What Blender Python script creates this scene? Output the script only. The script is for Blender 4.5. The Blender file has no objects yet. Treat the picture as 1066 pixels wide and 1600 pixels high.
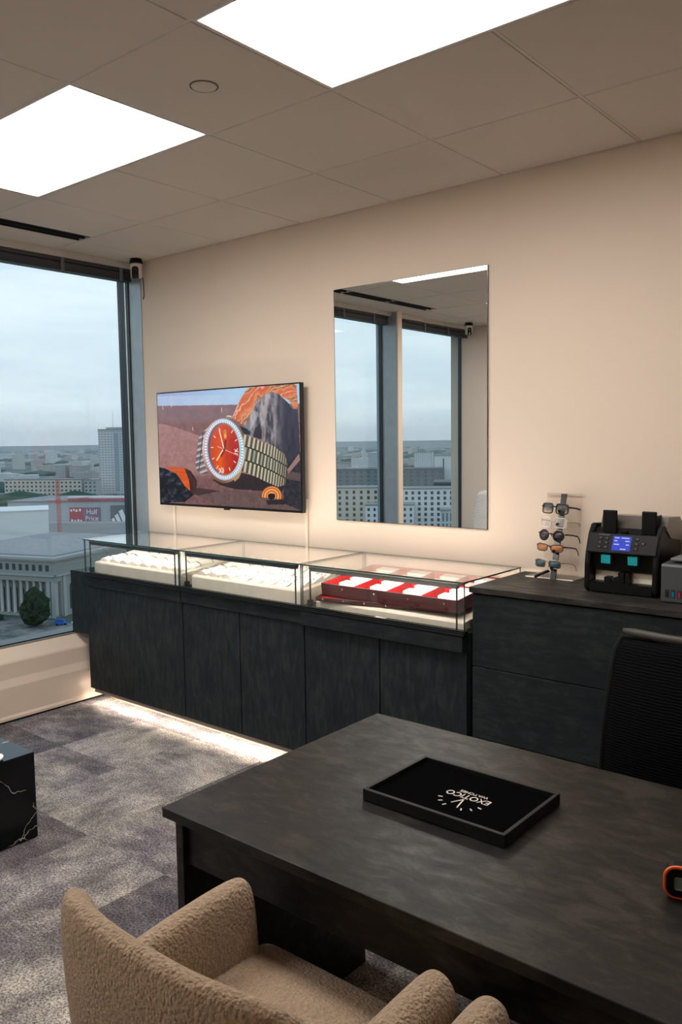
import bpy, bmesh, math, random
from mathutils import Vector, Matrix, noise
random.seed(7)
PI = math.pi
scn = bpy.context.scene
C = scn.collection

# ------------------------------------------------------------------ camera
CAM = Vector((4.4168, -3.3497, 1.6164))
YAW, PITCH, ROLL, FPX = 0.691717, -0.086664, -0.013633, 1286.6
fw = Vector((-math.sin(YAW)*math.cos(PITCH), math.cos(YAW)*math.cos(PITCH), math.sin(PITCH)))
rt = Vector((math.cos(YAW), math.sin(YAW), 0)); up = rt.cross(fw)
rt2 = math.cos(ROLL)*rt + math.sin(ROLL)*up; up2 = -math.sin(ROLL)*rt + math.cos(ROLL)*up
cd = bpy.data.cameras.new('camera'); cam = bpy.data.objects.new('camera', cd); C.objects.link(cam)
cd.sensor_fit = 'VERTICAL'; cd.sensor_height = 36.0; cd.lens = FPX/1600*36.0
cd.clip_start = 0.02; cd.clip_end = 60000
M4 = Matrix((rt2, up2, -fw)).transposed().to_4x4(); M4.translation = CAM
cam.matrix_world = M4
scn.camera = cam

# ------------------------------------------------------------------ look
scn.view_settings.view_transform = 'Standard'; scn.view_settings.look = 'None'
scn.view_settings.gamma = 1.0; scn.view_settings.use_curve_mapping = False
scn.view_settings.exposure = 0.0
LAMP = 15.0            # ceiling panels
SKYK = 1.38           # overcast sky
CASELED = 110.0         # led bars inside the showcases
HAZE = 1.1e-4         # scattering per metre of the air over the city
KICKLED = 120.0         # led strip under the cabinets
scn.cycles.max_bounces = 10; scn.cycles.diffuse_bounces = 5; scn.cycles.glossy_bounces = 6
scn.cycles.transmission_bounces = 8; scn.cycles.transparent_max_bounces = 24
scn.cycles.caustics_reflective = False; scn.cycles.caustics_refractive = False
scn.cycles.sample_clamp_indirect = 6.0

# ------------------------------------------------------------------ node helpers
class NT:
    def __init__(s, tree): s.t = tree; s.n = tree.nodes; s.l = tree.links
    def new(s, kind, **kw):
        n = s.n.new('ShaderNode'+kind)
        for k, v in kw.items():
            if k in n.inputs.keys(): s.put(n.inputs[k], v)
            else: setattr(n, k, v)
        return n
    def put(s, sock, v):
        if hasattr(v, 'is_linked') or isinstance(v, bpy.types.NodeSocket): s.l.new(v, sock)
        else:
            if sock.type == 'RGBA' and len(v) == 3: v = (*v, 1)
            sock.default_value = v
    def coords(s, scale=(1, 1, 1), obj=False, rot=(0, 0, 0), loc=(0, 0, 0)):
        c = s.new('TexCoord'); m = s.new('Mapping')
        s.l.new(c.outputs['Object'], m.inputs['Vector'])
        m.inputs['Scale'].default_value = scale; m.inputs['Rotation'].default_value = rot; m.inputs['Location'].default_value = loc
        return m.outputs[0]
    def noise(s, vec, scale, detail=4, rough=.55, out=0, dist=0):
        n = s.new('TexNoise'); s.l.new(vec, n.inputs['Vector'])
        n.inputs['Scale'].default_value = scale; n.inputs['Detail'].default_value = detail
        n.inputs['Roughness'].default_value = rough; n.inputs['Distortion'].default_value = dist
        return n.outputs[out]
    def ramp(s, fac, stops, interp='LINEAR'):
        r = s.new('ValToRGB'); s.l.new(fac, r.inputs[0]); cr = r.color_ramp; cr.interpolation = interp
        while len(cr.elements) < len(stops): cr.elements.new(0.5)
        for e, (p, c) in zip(cr.elements, stops):
            e.position = p; e.color = (*c, 1) if len(c) == 3 else c
        return r.outputs[0]
    def mix(s, fac, a, b, mode='MIX'):
        m = s.new('Mix', data_type='RGBA', blend_type=mode)
        s.put(m.inputs[0], fac); s.put(m.inputs[6], a); s.put(m.inputs[7], b)
        return m.outputs[2]
    def math(s, op, a, b=0.0, c=None, clamp=False):
        m = s.new('Math', operation=op, use_clamp=clamp); s.put(m.inputs[0], a); s.put(m.inputs[1], b)
        if c is not None: s.put(m.inputs[2], c)
        return m.outputs[0]
    def bump(s, h, strength=.3, dist=.01, prev=None):
        b = s.new('Bump'); s.l.new(h, b.inputs['Height'])
        b.inputs['Strength'].default_value = strength; b.inputs['Distance'].default_value = dist
        if prev is not None: s.l.new(prev, b.inputs['Normal'])
        return b.outputs[0]

def mat(name, color=(.5, .5, .5), rough=.5, metal=0.0, spec=.5, fn=None, **kw):
    m = bpy.data.materials.new(name); m.use_nodes = True
    t = NT(m.node_tree); b = t.n['Principled BSDF']
    b.inputs['Base Color'].default_value = (*color, 1); b.inputs['Roughness'].default_value = rough
    b.inputs['Metallic'].default_value = metal; b.inputs['Specular IOR Level'].default_value = spec
    for k, v in kw.items():
        t.put(b.inputs[k.replace('_', ' ')], v)
    if fn: fn(t, b)
    else:   # faint procedural wear so nothing is perfectly uniform
        v = t.coords(); n = t.noise(v, 14, 3)
        b_ = t.ramp(n, [(0.3, tuple(c*.94 for c in color)), (.7, tuple(min(1, c*1.05) for c in color))])
        t.l.new(b_, b.inputs['Base Color'])
    return m

def emat(name, color, strength):
    m = bpy.data.materials.new(name); m.use_nodes = True
    t = NT(m.node_tree); t.n.remove(t.n['Principled BSDF'])
    e = t.new('Emission'); e.inputs[0].default_value = (*color, 1); e.inputs[1].default_value = strength
    t.l.new(e.outputs[0], t.n['Material Output'].inputs[0]); return m

def glassmat(name, tint=(.93, .97, .95), refl=1.0, ior=1.5, rough=0.0):
    m = bpy.data.materials.new(name); m.use_nodes = True
    t = NT(m.node_tree); t.n.remove(t.n['Principled BSDF'])
    tr = t.new('BsdfTransparent'); tr.inputs[0].default_value = (*tint, 1)
    gl = t.new('BsdfGlossy'); gl.inputs['Roughness'].default_value = rough; gl.inputs[0].default_value = (1, 1, 1, 1)
    lw = t.new('LayerWeight'); lw.inputs['Blend'].default_value = .5      # Schlick's law, same from both sides of the pane
    f0 = ((ior-1)/(ior+1))**2
    f5 = t.math('POWER', lw.outputs['Facing'], 5.0)
    f = t.math('MULTIPLY', t.math('ADD', t.math('MULTIPLY', f5, 1-f0), f0), refl, clamp=True)
    mx = t.new('MixShader'); t.l.new(f, mx.inputs[0]); t.l.new(tr.outputs[0], mx.inputs[1]); t.l.new(gl.outputs[0], mx.inputs[2])
    t.l.new(mx.outputs[0], t.n['Material Output'].inputs[0]); return m

# ------------------------------------------------------------------ world: overcast pale sky with cloud bands
w = bpy.data.worlds.new('sky'); scn.world = w; w.use_nodes = True
t = NT(w.node_tree)
tc = t.new('TexCoord'); sp = t.new('SeparateXYZ'); t.l.new(tc.outputs['Generated'], sp.inputs[0])
grad = t.ramp(sp.outputs['Z'], [(0.0, (.66, .71, .77)), (.05, (.72, .765, .80)), (.2, (.75, .79, .83)), (.5, (.62, .71, .82)), (1, (.55, .66, .80))])
mp = t.new('Mapping'); t.l.new(tc.outputs['Generated'], mp.inputs[0]); mp.inputs['Scale'].default_value = (1.6, 1.6, 9)
cl = t.noise(mp.outputs[0], 2.2, 6, .6, dist=.4)
clr = t.ramp(cl, [(.38, (.86, .89, .93)), (.62, (1.12, 1.08, 1.05))])
colr = t.mix(.75, grad, clr, 'MULTIPLY')
bg = t.n['Background']; t.l.new(colr, bg.inputs[0]); bg.inputs[1].default_value = SKYK*1.25

# ------------------------------------------------------------------ mesh helpers
def box(bm, x0, x1, y0, y1, z0, z1, bev=0.0, seg=1, mi=0):
    mtx = Matrix.Translation(((x0+x1)/2, (y0+y1)/2, (z0+z1)/2)) @ Matrix.Diagonal((abs(x1-x0), abs(y1-y0), abs(z1-z0), 1))
    r = bmesh.ops.create_cube(bm, size=1, matrix=mtx)
    fs = set(f for v in r['verts'] for f in v.link_faces)
    if bev > 0:
        es = list(set(e for v in r['verts'] for e in v.link_edges))
        q = bmesh.ops.bevel(bm, geom=es, offset=bev, segments=seg, affect='EDGES', profile=.5)
        fs |= set(q['faces'])
    for f in fs:
        if f.is_valid: f.material_index = mi
    return r
def cyl(bm, p0, p1, r0, r1=None, n=16, mi=0, cap=True):
    p0, p1 = Vector(p0), Vector(p1); d = p1-p0; r1 = r0 if r1 is None else r1
    q = d.to_track_quat('Z', 'Y').to_matrix().to_4x4(); q.translation = (p0+p1)/2
    r = bmesh.ops.create_cone(bm, cap_ends=cap, segments=n, radius1=r0, radius2=r1, depth=d.length, matrix=q)
    for f in set(f for v in r['verts'] for f in v.link_faces): f.material_index = mi
def tube(bm, pts, r, n=8, closed=False, mi=0, flat=1.0, upv=None):
    pts = [Vector(p) for p in pts]; N = len(pts); rings = []
    pn = None
    for i, p in enumerate(pts):
        if closed: d = pts[(i+1) % N]-pts[i-1]
        else: d = pts[min(i+1, N-1)]-pts[max(i-1, 0)]
        d.normalize()
        if pn is None:
            a = Vector(upv) if upv else (Vector((0, 0, 1)) if abs(d.z) < .9 else Vector((1, 0, 0)))
            pn = (a - d*a.dot(d)).normalized()
        else: pn = (pn - d*pn.dot(d)).normalized()
        b = d.cross(pn)
        rr = r[i] if isinstance(r, (list, tuple)) else r
        rings.append([bm.verts.new(p+pn*math.cos(2*PI*k/n)*rr+b*math.sin(2*PI*k/n)*rr*flat) for k in range(n)])
    for i in range(N if closed else N-1):
        a, b2 = rings[i], rings[(i+1) % N]
        for k in range(n):
            f = bm.faces.new((a[k], a[(k+1) % n], b2[(k+1) % n], b2[k])); f.material_index = mi; f.smooth = True
    if not closed:
        bm.faces.new(rings[0][::-1]).material_index = mi; bm.faces.new(rings[-1]).material_index = mi
def prism(bm, prof, a0, a1, axis='x', mi=0):
    """prof: list of 2D points; extruded along axis from a0 to a1. axis x: (y,z); y: (x,z); z: (x,y)"""
    def P(p, a): return {'x': (a, p[0], p[1]), 'y': (p[0], a, p[1]), 'z': (p[0], p[1], a)}[axis]
    A = [bm.verts.new(P(p, a0)) for p in prof]; B = [bm.verts.new(P(p, a1)) for p in prof]; n = len(prof)
    fs = [bm.faces.new(A), bm.faces.new(B[::-1])]
    for i in range(n): fs.append(bm.faces.new((A[i], B[i], B[(i+1) % n], A[(i+1) % n])))
    for f in fs: f.material_index = mi
    bmesh.ops.recalc_face_normals(bm, faces=fs)
    return fs
def lathe(bm, prof, cx=0, cy=0, n=24, mi=0):
    rings = [[bm.verts.new((cx+r*math.cos(2*PI*k/n), cy+r*math.sin(2*PI*k/n), z)) for k in range(n)] for r, z in prof]
    for a, b in zip(rings, rings[1:]):
        for k in range(n):
            f = bm.faces.new((a[k], a[(k+1) % n], b[(k+1) % n], b[k])); f.smooth = True; f.material_index = mi
    bm.faces.new(rings[0][::-1]).material_index = mi; bm.faces.new(rings[-1]).material_index = mi
def obj(name, bm, ms, parent=None, smooth=False, loc=None):
    bmesh.ops.recalc_face_normals(bm, faces=bm.faces[:]) if smooth != 'keep' else None
    me = bpy.data.meshes.new(name); bm.to_mesh(me); bm.free()
    for m in (ms if isinstance(ms, (list, tuple)) else [ms]): me.materials.append(m)
    if smooth is True:
        for p in me.polygons: p.use_smooth = True
    o = bpy.data.objects.new(name, me); C.objects.link(o)
    if parent is not None: o.parent = parent
    if loc is not None: o.location = loc
    return o
def one(fn):
    bm = bmesh.new(); fn(bm); return bm
def bxo(name, m, parent, x0, x1, y0, y1, z0, z1, bev=0.0, seg=1):
    return obj(name, one(lambda b: box(b, x0, x1, y0, y1, z0, z1, bev, seg)), m, parent)
def tag(o, label, cat=None, group=None, kind=None):
    if label: o['label'] = label
    if cat: o['category'] = cat
    if group: o['group'] = group
    if kind: o['kind'] = kind
    return o
def thing(name, label, cat, loc=(0, 0, 0), rz=0, group=None):
    o = bpy.data.objects.new(name, None); C.objects.link(o); o.location = loc; o.rotation_euler = (0, 0, rz)
    return tag(o, label, cat, group)
def struct(name, bm, m, label=None):
    o = obj(name, bm, m); o['kind'] = 'structure'; o['category'] = 'room'
    o['label'] = label or name; return o
def dup(root, loc=None, rz=None, label=None, group=None):
    r = root.copy(); C.objects.link(r)
    if loc is not None: r.location = loc
    if rz is not None: r.rotation_euler = (0, 0, rz)
    if label: r['label'] = label
    if group: r['group'] = group
    for ch in list(root.children):
        c = ch.copy(); C.objects.link(c); c.parent = r
        for g in ch.children:
            d = g.copy(); C.objects.link(d); d.parent = c
    return r
def text_mesh(name, s, size, m, parent, loc, rot, align='CENTER', ext=.0004, font=None, sx=1.0):
    cu = bpy.data.curves.new(name, 'FONT'); cu.body = s; cu.size = size; cu.extrude = ext
    cu.align_x = align; cu.align_y = 'CENTER'
    tmp = bpy.data.objects.new('tmp', cu); C.objects.link(tmp)
    dg = bpy.context.evaluated_depsgraph_get(); dg.update()
    me = bpy.data.meshes.new_from_object(tmp.evaluated_get(dg))
    bpy.data.objects.remove(tmp); me.name = name; me.materials.clear(); me.materials.append(m)
    o = bpy.data.objects.new(name, me); C.objects.link(o); o.parent = parent
    o.location = loc; o.rotation_euler = rot; o.scale = (sx, 1, 1); return o

# ------------------------------------------------------------------ materials
def _paint(color, sc=60, st=.05):
    def fn(t, b):
        v = t.coords(); n = t.noise(v, sc, 5, .6)
        c = t.ramp(t.noise(v, 1.3, 2), [(.3, tuple(x*.97 for x in color)), (.7, color)])
        t.l.new(c, b.inputs['Base Color']); t.l.new(t.bump(n, st, .002), b.inputs['Normal'])
    return fn
WALL = mat('wall_paint', rough=.75, spec=.25, fn=_paint((.78, .66, .55)))
CEILM = mat('ceiling_tile', rough=.9, spec=.1, fn=_paint((.68, .625, .56), 220, .15))
CEILBAR = mat('ceiling_bar', (.62, .58, .53), .5)
CEILBACK = mat('ceiling_gap', (.16, .14, .12), .9)
COVERM = mat('radiator_cover_paint', rough=.4, spec=.4, fn=_paint((.78, .66, .55), 90, .03))
ALU = mat('window_aluminium', (.42, .47, .50), .38, .75)
ALUD = mat('dark_aluminium', (.035, .045, .05), .35, .3)
ALUL = mat('light_aluminium', (.62, .66, .68), .3, .6)
JAMB = mat('jamb_panel', (.36, .42, .46), .35, .35)
BLIND = mat('blind_fabric', (.045, .05, .055), .6)
BRACK = mat('blind_bracket', (.13, .14, .14), .5)

def _wood(axis, c0, c1, c2, seed=0., rough=.5):
    # blackened oak / oxidised laminate: streaks along one axis, cloudy wear across
    def fn(t, b):
        s = {'z': (9, 9, 1.6), 'x': (2.0, 9, 9), 'd': (2.2, 5.0, 5.0)}[axis]
        v = t.coords(scale=s, loc=(seed, seed*.7, seed*1.3))
        st = t.noise(v, 5, 8, .68, dist=.6); v2 = t.coords(scale=(1, 1, 1), loc=(seed, 3, 1))
        cl = t.noise(v2, 4.2, 5, .65, dist=1.2)
        f = t.math('ADD', t.math('MULTIPLY', st, .6), t.math('MULTIPLY', cl, .4))
        c = t.ramp(f, [(.40, c0), (.5, c1), (.60, c2)])
        sp = t.ramp(t.noise(v, 26, 4, .7), [(.58, (0, 0, 0)), (.70, (1, 1, 1))])
        c = t.mix(t.math('MULTIPLY', sp, .55), c, c2)
        t.l.new(c, b.inputs['Base Color'])
        r = t.ramp(st, [(.3, (rough+.12,)*3), (.7, (rough-.06,)*3)]); t.l.new(r, b.inputs['Roughness'])
        t.l.new(t.bump(t.noise(v, 30, 5, .7), .12, .002), b.inputs['Normal'])
    return fn
DOORW = mat('cabinet_laminate', spec=.16, fn=_wood('z', (.010, .0145, .0175), (.0150, .0205, .0235), (.027, .031, .0325)))
DRAWW = mat('drawer_laminate', spec=.16, fn=_wood('x', (.010, .0142, .017), (.0140, .0190, .0215), (.024, .0275, .0285), 4.))
TOPW = mat('worktop_laminate', spec=.25, fn=_wood('x', (.011, .011, .011), (.020, .0195, .018), (.045, .041, .036), 9.))
DESKW = mat('desk_laminate', spec=.28, fn=_wood('d', (.004, .004, .004), (.008, .0077, .0072), (.028, .025, .0215), 2., .38))
BLACKM = mat('matt_black', (.005, .0055, .006), .55, spec=.2)
BLACKG = mat('gloss_black', (.006, .006, .007), .18)

def _carpet(t, b):
    v = t.coords()
    # half-metre carpet tiles, each with its own streak direction
    ch = t.new('TexChecker'); t.l.new(v, ch.inputs[0]); ch.inputs['Scale'].default_value = 2.0
    va = t.coords(scale=(1.0, 1.7, 1)); vb = t.coords(scale=(1.7, 1.0, 1), loc=(7, 3, 0))
    na = t.noise(va, 2.6, 12, .80, dist=.1); nb = t.noise(vb, 2.6, 12, .80, dist=.1)
    f = t.mix(ch.outputs[1], na, nb)
    fl = t.new('VectorMath', operation='FLOOR'); mp2 = t.coords(scale=(2, 2, 2)); t.l.new(mp2, fl.inputs[0])
    wn = t.new('TexWhiteNoise'); t.l.new(fl.outputs[0], wn.inputs['Vector'])
    big = t.noise(t.coords(), .9, 3, .5)
    f = t.math('ADD', t.math('MULTIPLY', f, .72), t.math('MULTIPLY', big, .2))
    f = t.math('ADD', f, t.math('MULTIPLY', t.math('ADD', wn.outputs[0], -.25), .13))
    c = t.ramp(f, [(.38, (.09, .084, .094)), (.47, (.17, .160, .168)), (.53, (.285, .272, .264)), (.62, (.50, .47, .43))])
    fine = t.noise(v, 130, 3, .9); c = t.mix(.95, c, t.ramp(fine, [(.40, (.22, .22, .23)), (.60, (1.7, 1.7, 1.7))]), 'MULTIPLY')
    hue = t.ramp(t.noise(v, 1.7, 2), [(.4, (1.0, .97, 1.03)), (.6, (1.04, 1.0, .94))]); c = t.mix(.8, c, hue, 'MULTIPLY')
    t.l.new(c, b.inputs['Base Color']); t.l.new(t.bump(fine, .5, .006), b.inputs['Normal'])
CARPET = mat('carpet', rough=.95, spec=.05, fn=_carpet)

def _boucle(col):
    def fn(t, b):
        v = t.coords(); n1 = t.noise(v, 95, 3, .7); n2 = t.noise(v, 230, 3, .7)
        vo = t.new('TexVoronoi'); t.l.new(v, vo.inputs['Vector']); vo.inputs['Scale'].default_value = 150
        h = t.math('ADD', t.math('MULTIPLY', n1, .9), t.math('MULTIPLY', vo.outputs[0], -.7)); h = t.math('ADD', h, t.math('MULTIPLY', n2, .5))
        c = t.ramp(n1, [(.3, tuple(x*.72 for x in col)), (.62, col), (.8, tuple(min(1, x*1.15) for x in col))])
        t.l.new(c, b.inputs['Base Color']); t.l.new(t.bump(h, .9, .009), b.inputs['Normal'])
        b.inputs['Sheen Weight'].default_value = .25
    return fn
BOUCLE = mat('boucle_tan', rough=.95, spec=.05, fn=_boucle((.50, .365, .25)))
BOUCLEW = mat('boucle_white', rough=.9, spec=.05, fn=_boucle((.93, .90, .86)))

def _marble(t, b):
    v = t.coords(loc=(3.1, 1.7, .4)); d = t.noise(v, 2.2, 5, .6, out=1)
    mixv = t.new('Mix', data_type='VECTOR'); mixv.inputs[0].default_value = .32
    t.l.new(v, mixv.inputs[4]); t.l.new(d, mixv.inputs[5])
    vo = t.new('TexVoronoi', feature='DISTANCE_TO_EDGE'); t.l.new(mixv.outputs[1], vo.inputs['Vector']); vo.inputs['Scale'].default_value = 5.2
    ve = t.ramp(vo.outputs[0], [(0.0, (1, 1, 1)), (.004, (.7, .7, .7)), (.010, (0, 0, 0))])
    mask = t.ramp(t.noise(v, 7, 3), [(.48, (0, 0, 0)), (.56, (1, 1, 1))])
    c = t.mix(t.math('MULTIPLY', ve, mask), (.0018, .0026, .0035), (.62, .60, .56))
    t.l.new(c, b.inputs['Base Color'])
MARBLE = mat('black_marble', rough=.14, spec=.35, fn=_marble)
MIRRORM = mat('mirror_silver', (.93, .95, .94), 0.0, 1.0, fn=lambda t, b: None)
GLASSC = glassmat('showcase_glass', (.985, .99, .985), 1.0)
GEDGE = mat('glass_edge', (.02, .075, .055), .12, spec=.8, fn=lambda t, b: None)
WGLASS = glassmat('window_glass', (.78, .845, .865), .85)
ACRYL = glassmat('acrylic', (.96, .95, .94), .55)
LEDP = emat('panel_light', (1.0, .93, .86), LAMP)
LEDC = emat('case_led', (1.0, .86, .74), CASELED)
LEDK = emat('plinth_led', (1.0, .84, .68), KICKLED)
PLINTH = mat('plinth_board', (.30, .25, .21), .5)
CREAMB = mat('display_cream', (.80, .73, .62), .6)
PILLOWM = mat('white_leatherette', (.86, .82, .76), .5)
SILVER = mat('bracelet_silver', (.62, .60, .58), .25, 1.0)
GOLDM = mat('bracelet_gold', (.75, .58, .38), .25, 1.0)
GEM = mat('dark_gem', (.03, .03, .03), .2)
REDL = mat('red_leather', (.085, .016, .022), .42)
REDV = mat('red_velvet', (.50, .015, .018), .85, spec=.1)
CARDW = mat('white_card', (.88, .86, .82), .6)
BRASS = mat('snap_stud', (.80, .72, .62), .2, 1.0)
PINK = mat('soft_white', (.9, .86, .85), .5)
CABLE = mat('cable_black', (.01, .01, .01), .4)
TRUNK = mat('cable_cover_white', (.82, .72, .62), .5)

# ================================================================== THE ROOM
H = 2.77; YB = -4.22; XR = 6.4; SX = -.19        # ceiling height, far wall, right wall, glass plane
struct('floor', one(lambda b: box(b, -.3, XR, YB, .06, -.08, 0)), CARPET, 'grey patchy carpet tile floor')
struct('wall_back', one(lambda b: box(b, -.12, XR, 0, .2, 0, 2.95)), WALL, 'warm cream wall behind the showcases')
struct('wall_front', one(lambda b: box(b, -.3, XR, YB-.2, YB, 0, 2.95)), WALL, 'cream wall opposite, seen in the mirror')
struct('wall_right', one(lambda b: box(b, XR, XR+.2, YB, .2, 0, 2.95)), WALL, 'cream wall on the right, out of view')

# ceiling: exposed grid, 600 mm tiles, opening for lamps and the slot diffuser
GX = [-.06, .203] + [.803+.6*i for i in range(9)] + [XR]
GY = [0, -.578] + [-.578-.6*i for i in range(1, 6)] + [YB]
lamps = [(2, 4, 2), (5, 7, 2), (2, 4, 5)]      # x cell from, to, y cell
def in_lamp(i, j): return any(a <= i < b and j == c for a, b, c in lamps)
bm = bmesh.new()
for i in range(len(GX)-1):
    for j in range(len(GY)-1):
        if in_lamp(i, j): continue
        x0, x1, y0, y1 = GX[i], GX[i+1], GY[j+1], GY[j]
        if i == 1 and 1 <= j <= 4: x0 += .128
        box(bm, x0+.007, x1-.007, y0+.007, y1-.007, H, H+.02, .002)
struct('ceiling', bm, [CEILM], 'suspended ceiling of square mineral tiles')
bm = bmesh.new()
for i_, x in enumerate(GX[1:-1]):
    for j in range(len(GY)-1):
        if in_lamp(i_, j) and in_lamp(i_+1, j): continue
        box(bm, x-.0055, x+.0055, GY[j+1], GY[j], H+.002, H+.02)
for y in GY[1:-1]:
    for i in range(len(GX)-1):
        box(bm, GX[i], GX[i+1], y-.0055, y+.0055, H+.0021, H+.0199)
struct('trim_1', bm, CEILBAR, 'thin ceiling grid bars between the tiles')
struct('trim_2', one(lambda b: box(b, -.06, XR, YB, 0, H+.03, H+.06)), CEILBACK, 'slab above the ceiling grid')
# lamps
for k, (a, b_, c) in enumerate(lamps):
    x0, x1, y1, y0 = GX[a], GX[b_], GY[c], GY[c+1]
    lab = ['flush ceiling light panel nearest the window', 'large bright ceiling panel above the desk and mirror',
           'ceiling light panel by the opposite wall, only mirrored in the window glass', 'bright ceiling panel at the far right of the office, out of the picture'][k]
    L = thing('ceiling_light', lab, 'ceiling light', ((x0+x1)/2, (y0+y1)/2, H), 0, 'flush light panels in the ceiling')
    hx, hy = (x1-x0)/2-.006, (y1-y0)/2-.006
    bm = bmesh.new()
    for s in (-1, 1):
        box(bm, -hx, hx, s*hy-.007*(s > 0), s*hy+.007*(s < 0), .0, .026); box(bm, s*hx-.007*(s > 0), s*hx+.007*(s < 0), -hy+.007, hy-.007, 0, .026)
    obj('frame', bm, mat('lamp_frame', (.8, .8, .8), .4), L)
    bxo('diffuser', LEDP, L, -hx+.008, hx-.008, -hy+.008, hy-.008, .014, .024)
# slot diffuser, one piece per tile
for j in range(1, 5):
    o = thing('air_slot', 'black linear air slot segment in the ceiling along the window, %s' % ['nearest the mirror wall', 'second from the mirror wall', 'third from the mirror wall', 'farthest from the mirror wall'][j-1], 'air vent', (.2105+.062, (GY[j]+GY[j+1])/2, H), 0, 'ceiling air slots')
    bxo('slot_channel', BLACKM, o, -.058, .058, -.292, .292, .012, .028)
    bm = bmesh.new()
    for x in (-.058, -.002, .054): box(bm, x, x+.004, -.292, .292, .0, .012)
    obj('blade', bm, mat('slot_blade', (.02, .022, .024), .4), o)
# round ceiling detector plate
o = thing('speaker_disc', 'flat round ceiling disc flush in a tile between the two light panels', 'ceiling disc', (2.31, -1.475, H))
obj('rim', one(lambda b: tube(b, [(.045*math.cos(PI*k/20), .045*math.sin(PI*k/20), -.001) for k in range(40)], .0022, 6, closed=True)), CEILBACK, o)
obj('cover', one(lambda b: lathe(b, [(.001, -.0045), (.040, -.004), (.0435, .0), (.001, 0.0)], n=40)), CEILM, o)

# ------------------------------------------------------------------ window wall (x = 0), glass at x = SX
WZ0, WZ1 = .425, 2.70
def window(n, y0, y1, label):
    root = thing('window_%d' % n, label, 'window'); root['kind'] = 'structure'
    g = .006
    bm = bmesh.new(); box(bm, SX-.004, SX+.004, y0+.012, y1-.012, WZ0-.01, WZ1+.1)
    obj('pane', bm, WGLASS, root)
    bm = bmesh.new()
    box(bm, SX-.05, SX+.065, y1-.014, y1-.001, WZ0, H); box(bm, SX-.012, SX+.02, y0+.001, y0+.014, WZ0, H)
    box(bm, SX-.05, SX+.004, y0+.014, y1-.014, WZ0-.02, WZ0+.012); box(bm, SX-.05, SX+.02, y0+.014, y1-.014, WZ1+.04, H)
    obj('frame', bm, ALUD, root)
    bm = bmesh.new()
    box(bm, SX+.030, SX+.042, y1-.0165, y1-.0145, WZ0+.02, H-.05)
    obj('bead', bm, ALUL, root)
    return root
window(1, -2.83, 0.0, 'tall office window overlooking the city')
window(2, YB, -2.905, 'second tall office window, seen in the mirror')
# jambs, column, facade behind
struct('trim_3', one(lambda b: box(b, SX+.067, 0.0, -.006, .02, 0, H)), JAMB, 'grey blue metal jamb beside the wall corner')
struct('trim_4', one(lambda b: (box(b, SX-.05, -.012, -2.905, -2.83, 0, H))), JAMB, 'grey metal window column, seen in the mirror')
struct('trim_5', one(lambda b: box(b, -.012, .006, -2.900, -2.832, 0, H, .002)), WALL, 'cream column face, seen in the mirror')
struct('trim_6', one(lambda b: box(b, -.45, SX-.051, YB-.5, .5, -.5, .40)), ALUD, 'dark facade band below the glass')
struct('trim_7', one(lambda b: box(b, -.45, SX-.051, YB-.5, .5, 2.77, 3.3)), ALUD, 'dark facade band above the glass')
struct('trim_8', one(lambda b: box(b, -.085, -.06, YB, 0, 2.735, H+.02)), CEILBAR, 'narrow ceiling edge trim above the blinds')
struct('wall_left', one(lambda b: box(b, -.45, SX-.052, YB-.2, 0.2, -.1, .39)), COVERM, 'low wall below the windows')
# radiator cover with sloped sill
prof = [(-.185, .0), (-.185, .425), (-.168, .418), (-.103, .352), (-.099, .342), (-.099, .250), (-.082, .205), (-.082, .040), (-.072, .028), (-.072, .014), (-.10, .014), (-.10, 0)]
o = tag(obj('radiator_cover', one(lambda b: prism(b, prof, YB+.002, -.003, 'y')), COVERM), 'long cream metal radiator cover under the window', 'radiator cover')
bxo('skirting_shade', BLACKM, o, -.0995, -.085, YB+.002, -.003, .0, .0135)  # black strip standing in for the shade under the cover's foot
bxo('sill_strip', ALUL, o, -.184, -.169, YB+.002, -.003, .4255, .429)
# blinds
def blind(y0, y1, label):
    root = thing('roller_blind', label, 'blind', (0, 0, 0), 0, 'raised blinds above the windows')
    obj('headrail', one(lambda b: (box(b, SX+.035, -.09, y0, y1, 2.715, 2.768, .003), box(b, SX+.04, -.095, y0, y1, 2.665, 2.712, .004))), BLIND, root)
    bm = bmesh.new()
    box(bm, SX+.03, -.09, y0, y1, 2.66, 2.668, .001)
    obj('bottom_bar', bm, ALUD, root)
    k = y1-.08
    while k > y0+.05:
        bm = bmesh.new(); box(bm, -.0915, -.084, k-.012, k+.012, 2.655, 2.745, .002); cyl(bm, (-.1, k, 2.648), (-.1, k, 2.66), .004, n=8)
        obj('bracket', bm, BRACK, root); k -= .42
    return root
blind(-2.82, -.005, 'dark raised venetian blind above the window nearest the mirror wall')
b2 = blind(YB+.005, -2.915, 'dark raised venetian blind above the window in the mirror')
bm = bmesh.new(); tube(bm, [(-.1, -3.0, 2.66), (-.1, -3.0, 1.0)], .0022, 6); tube(bm, [(-.1, -3.02, 2.66), (-.1, -3.02, 1.0)], .0022, 6)
obj('pull_cord', bm, ALUL, b2)

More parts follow.
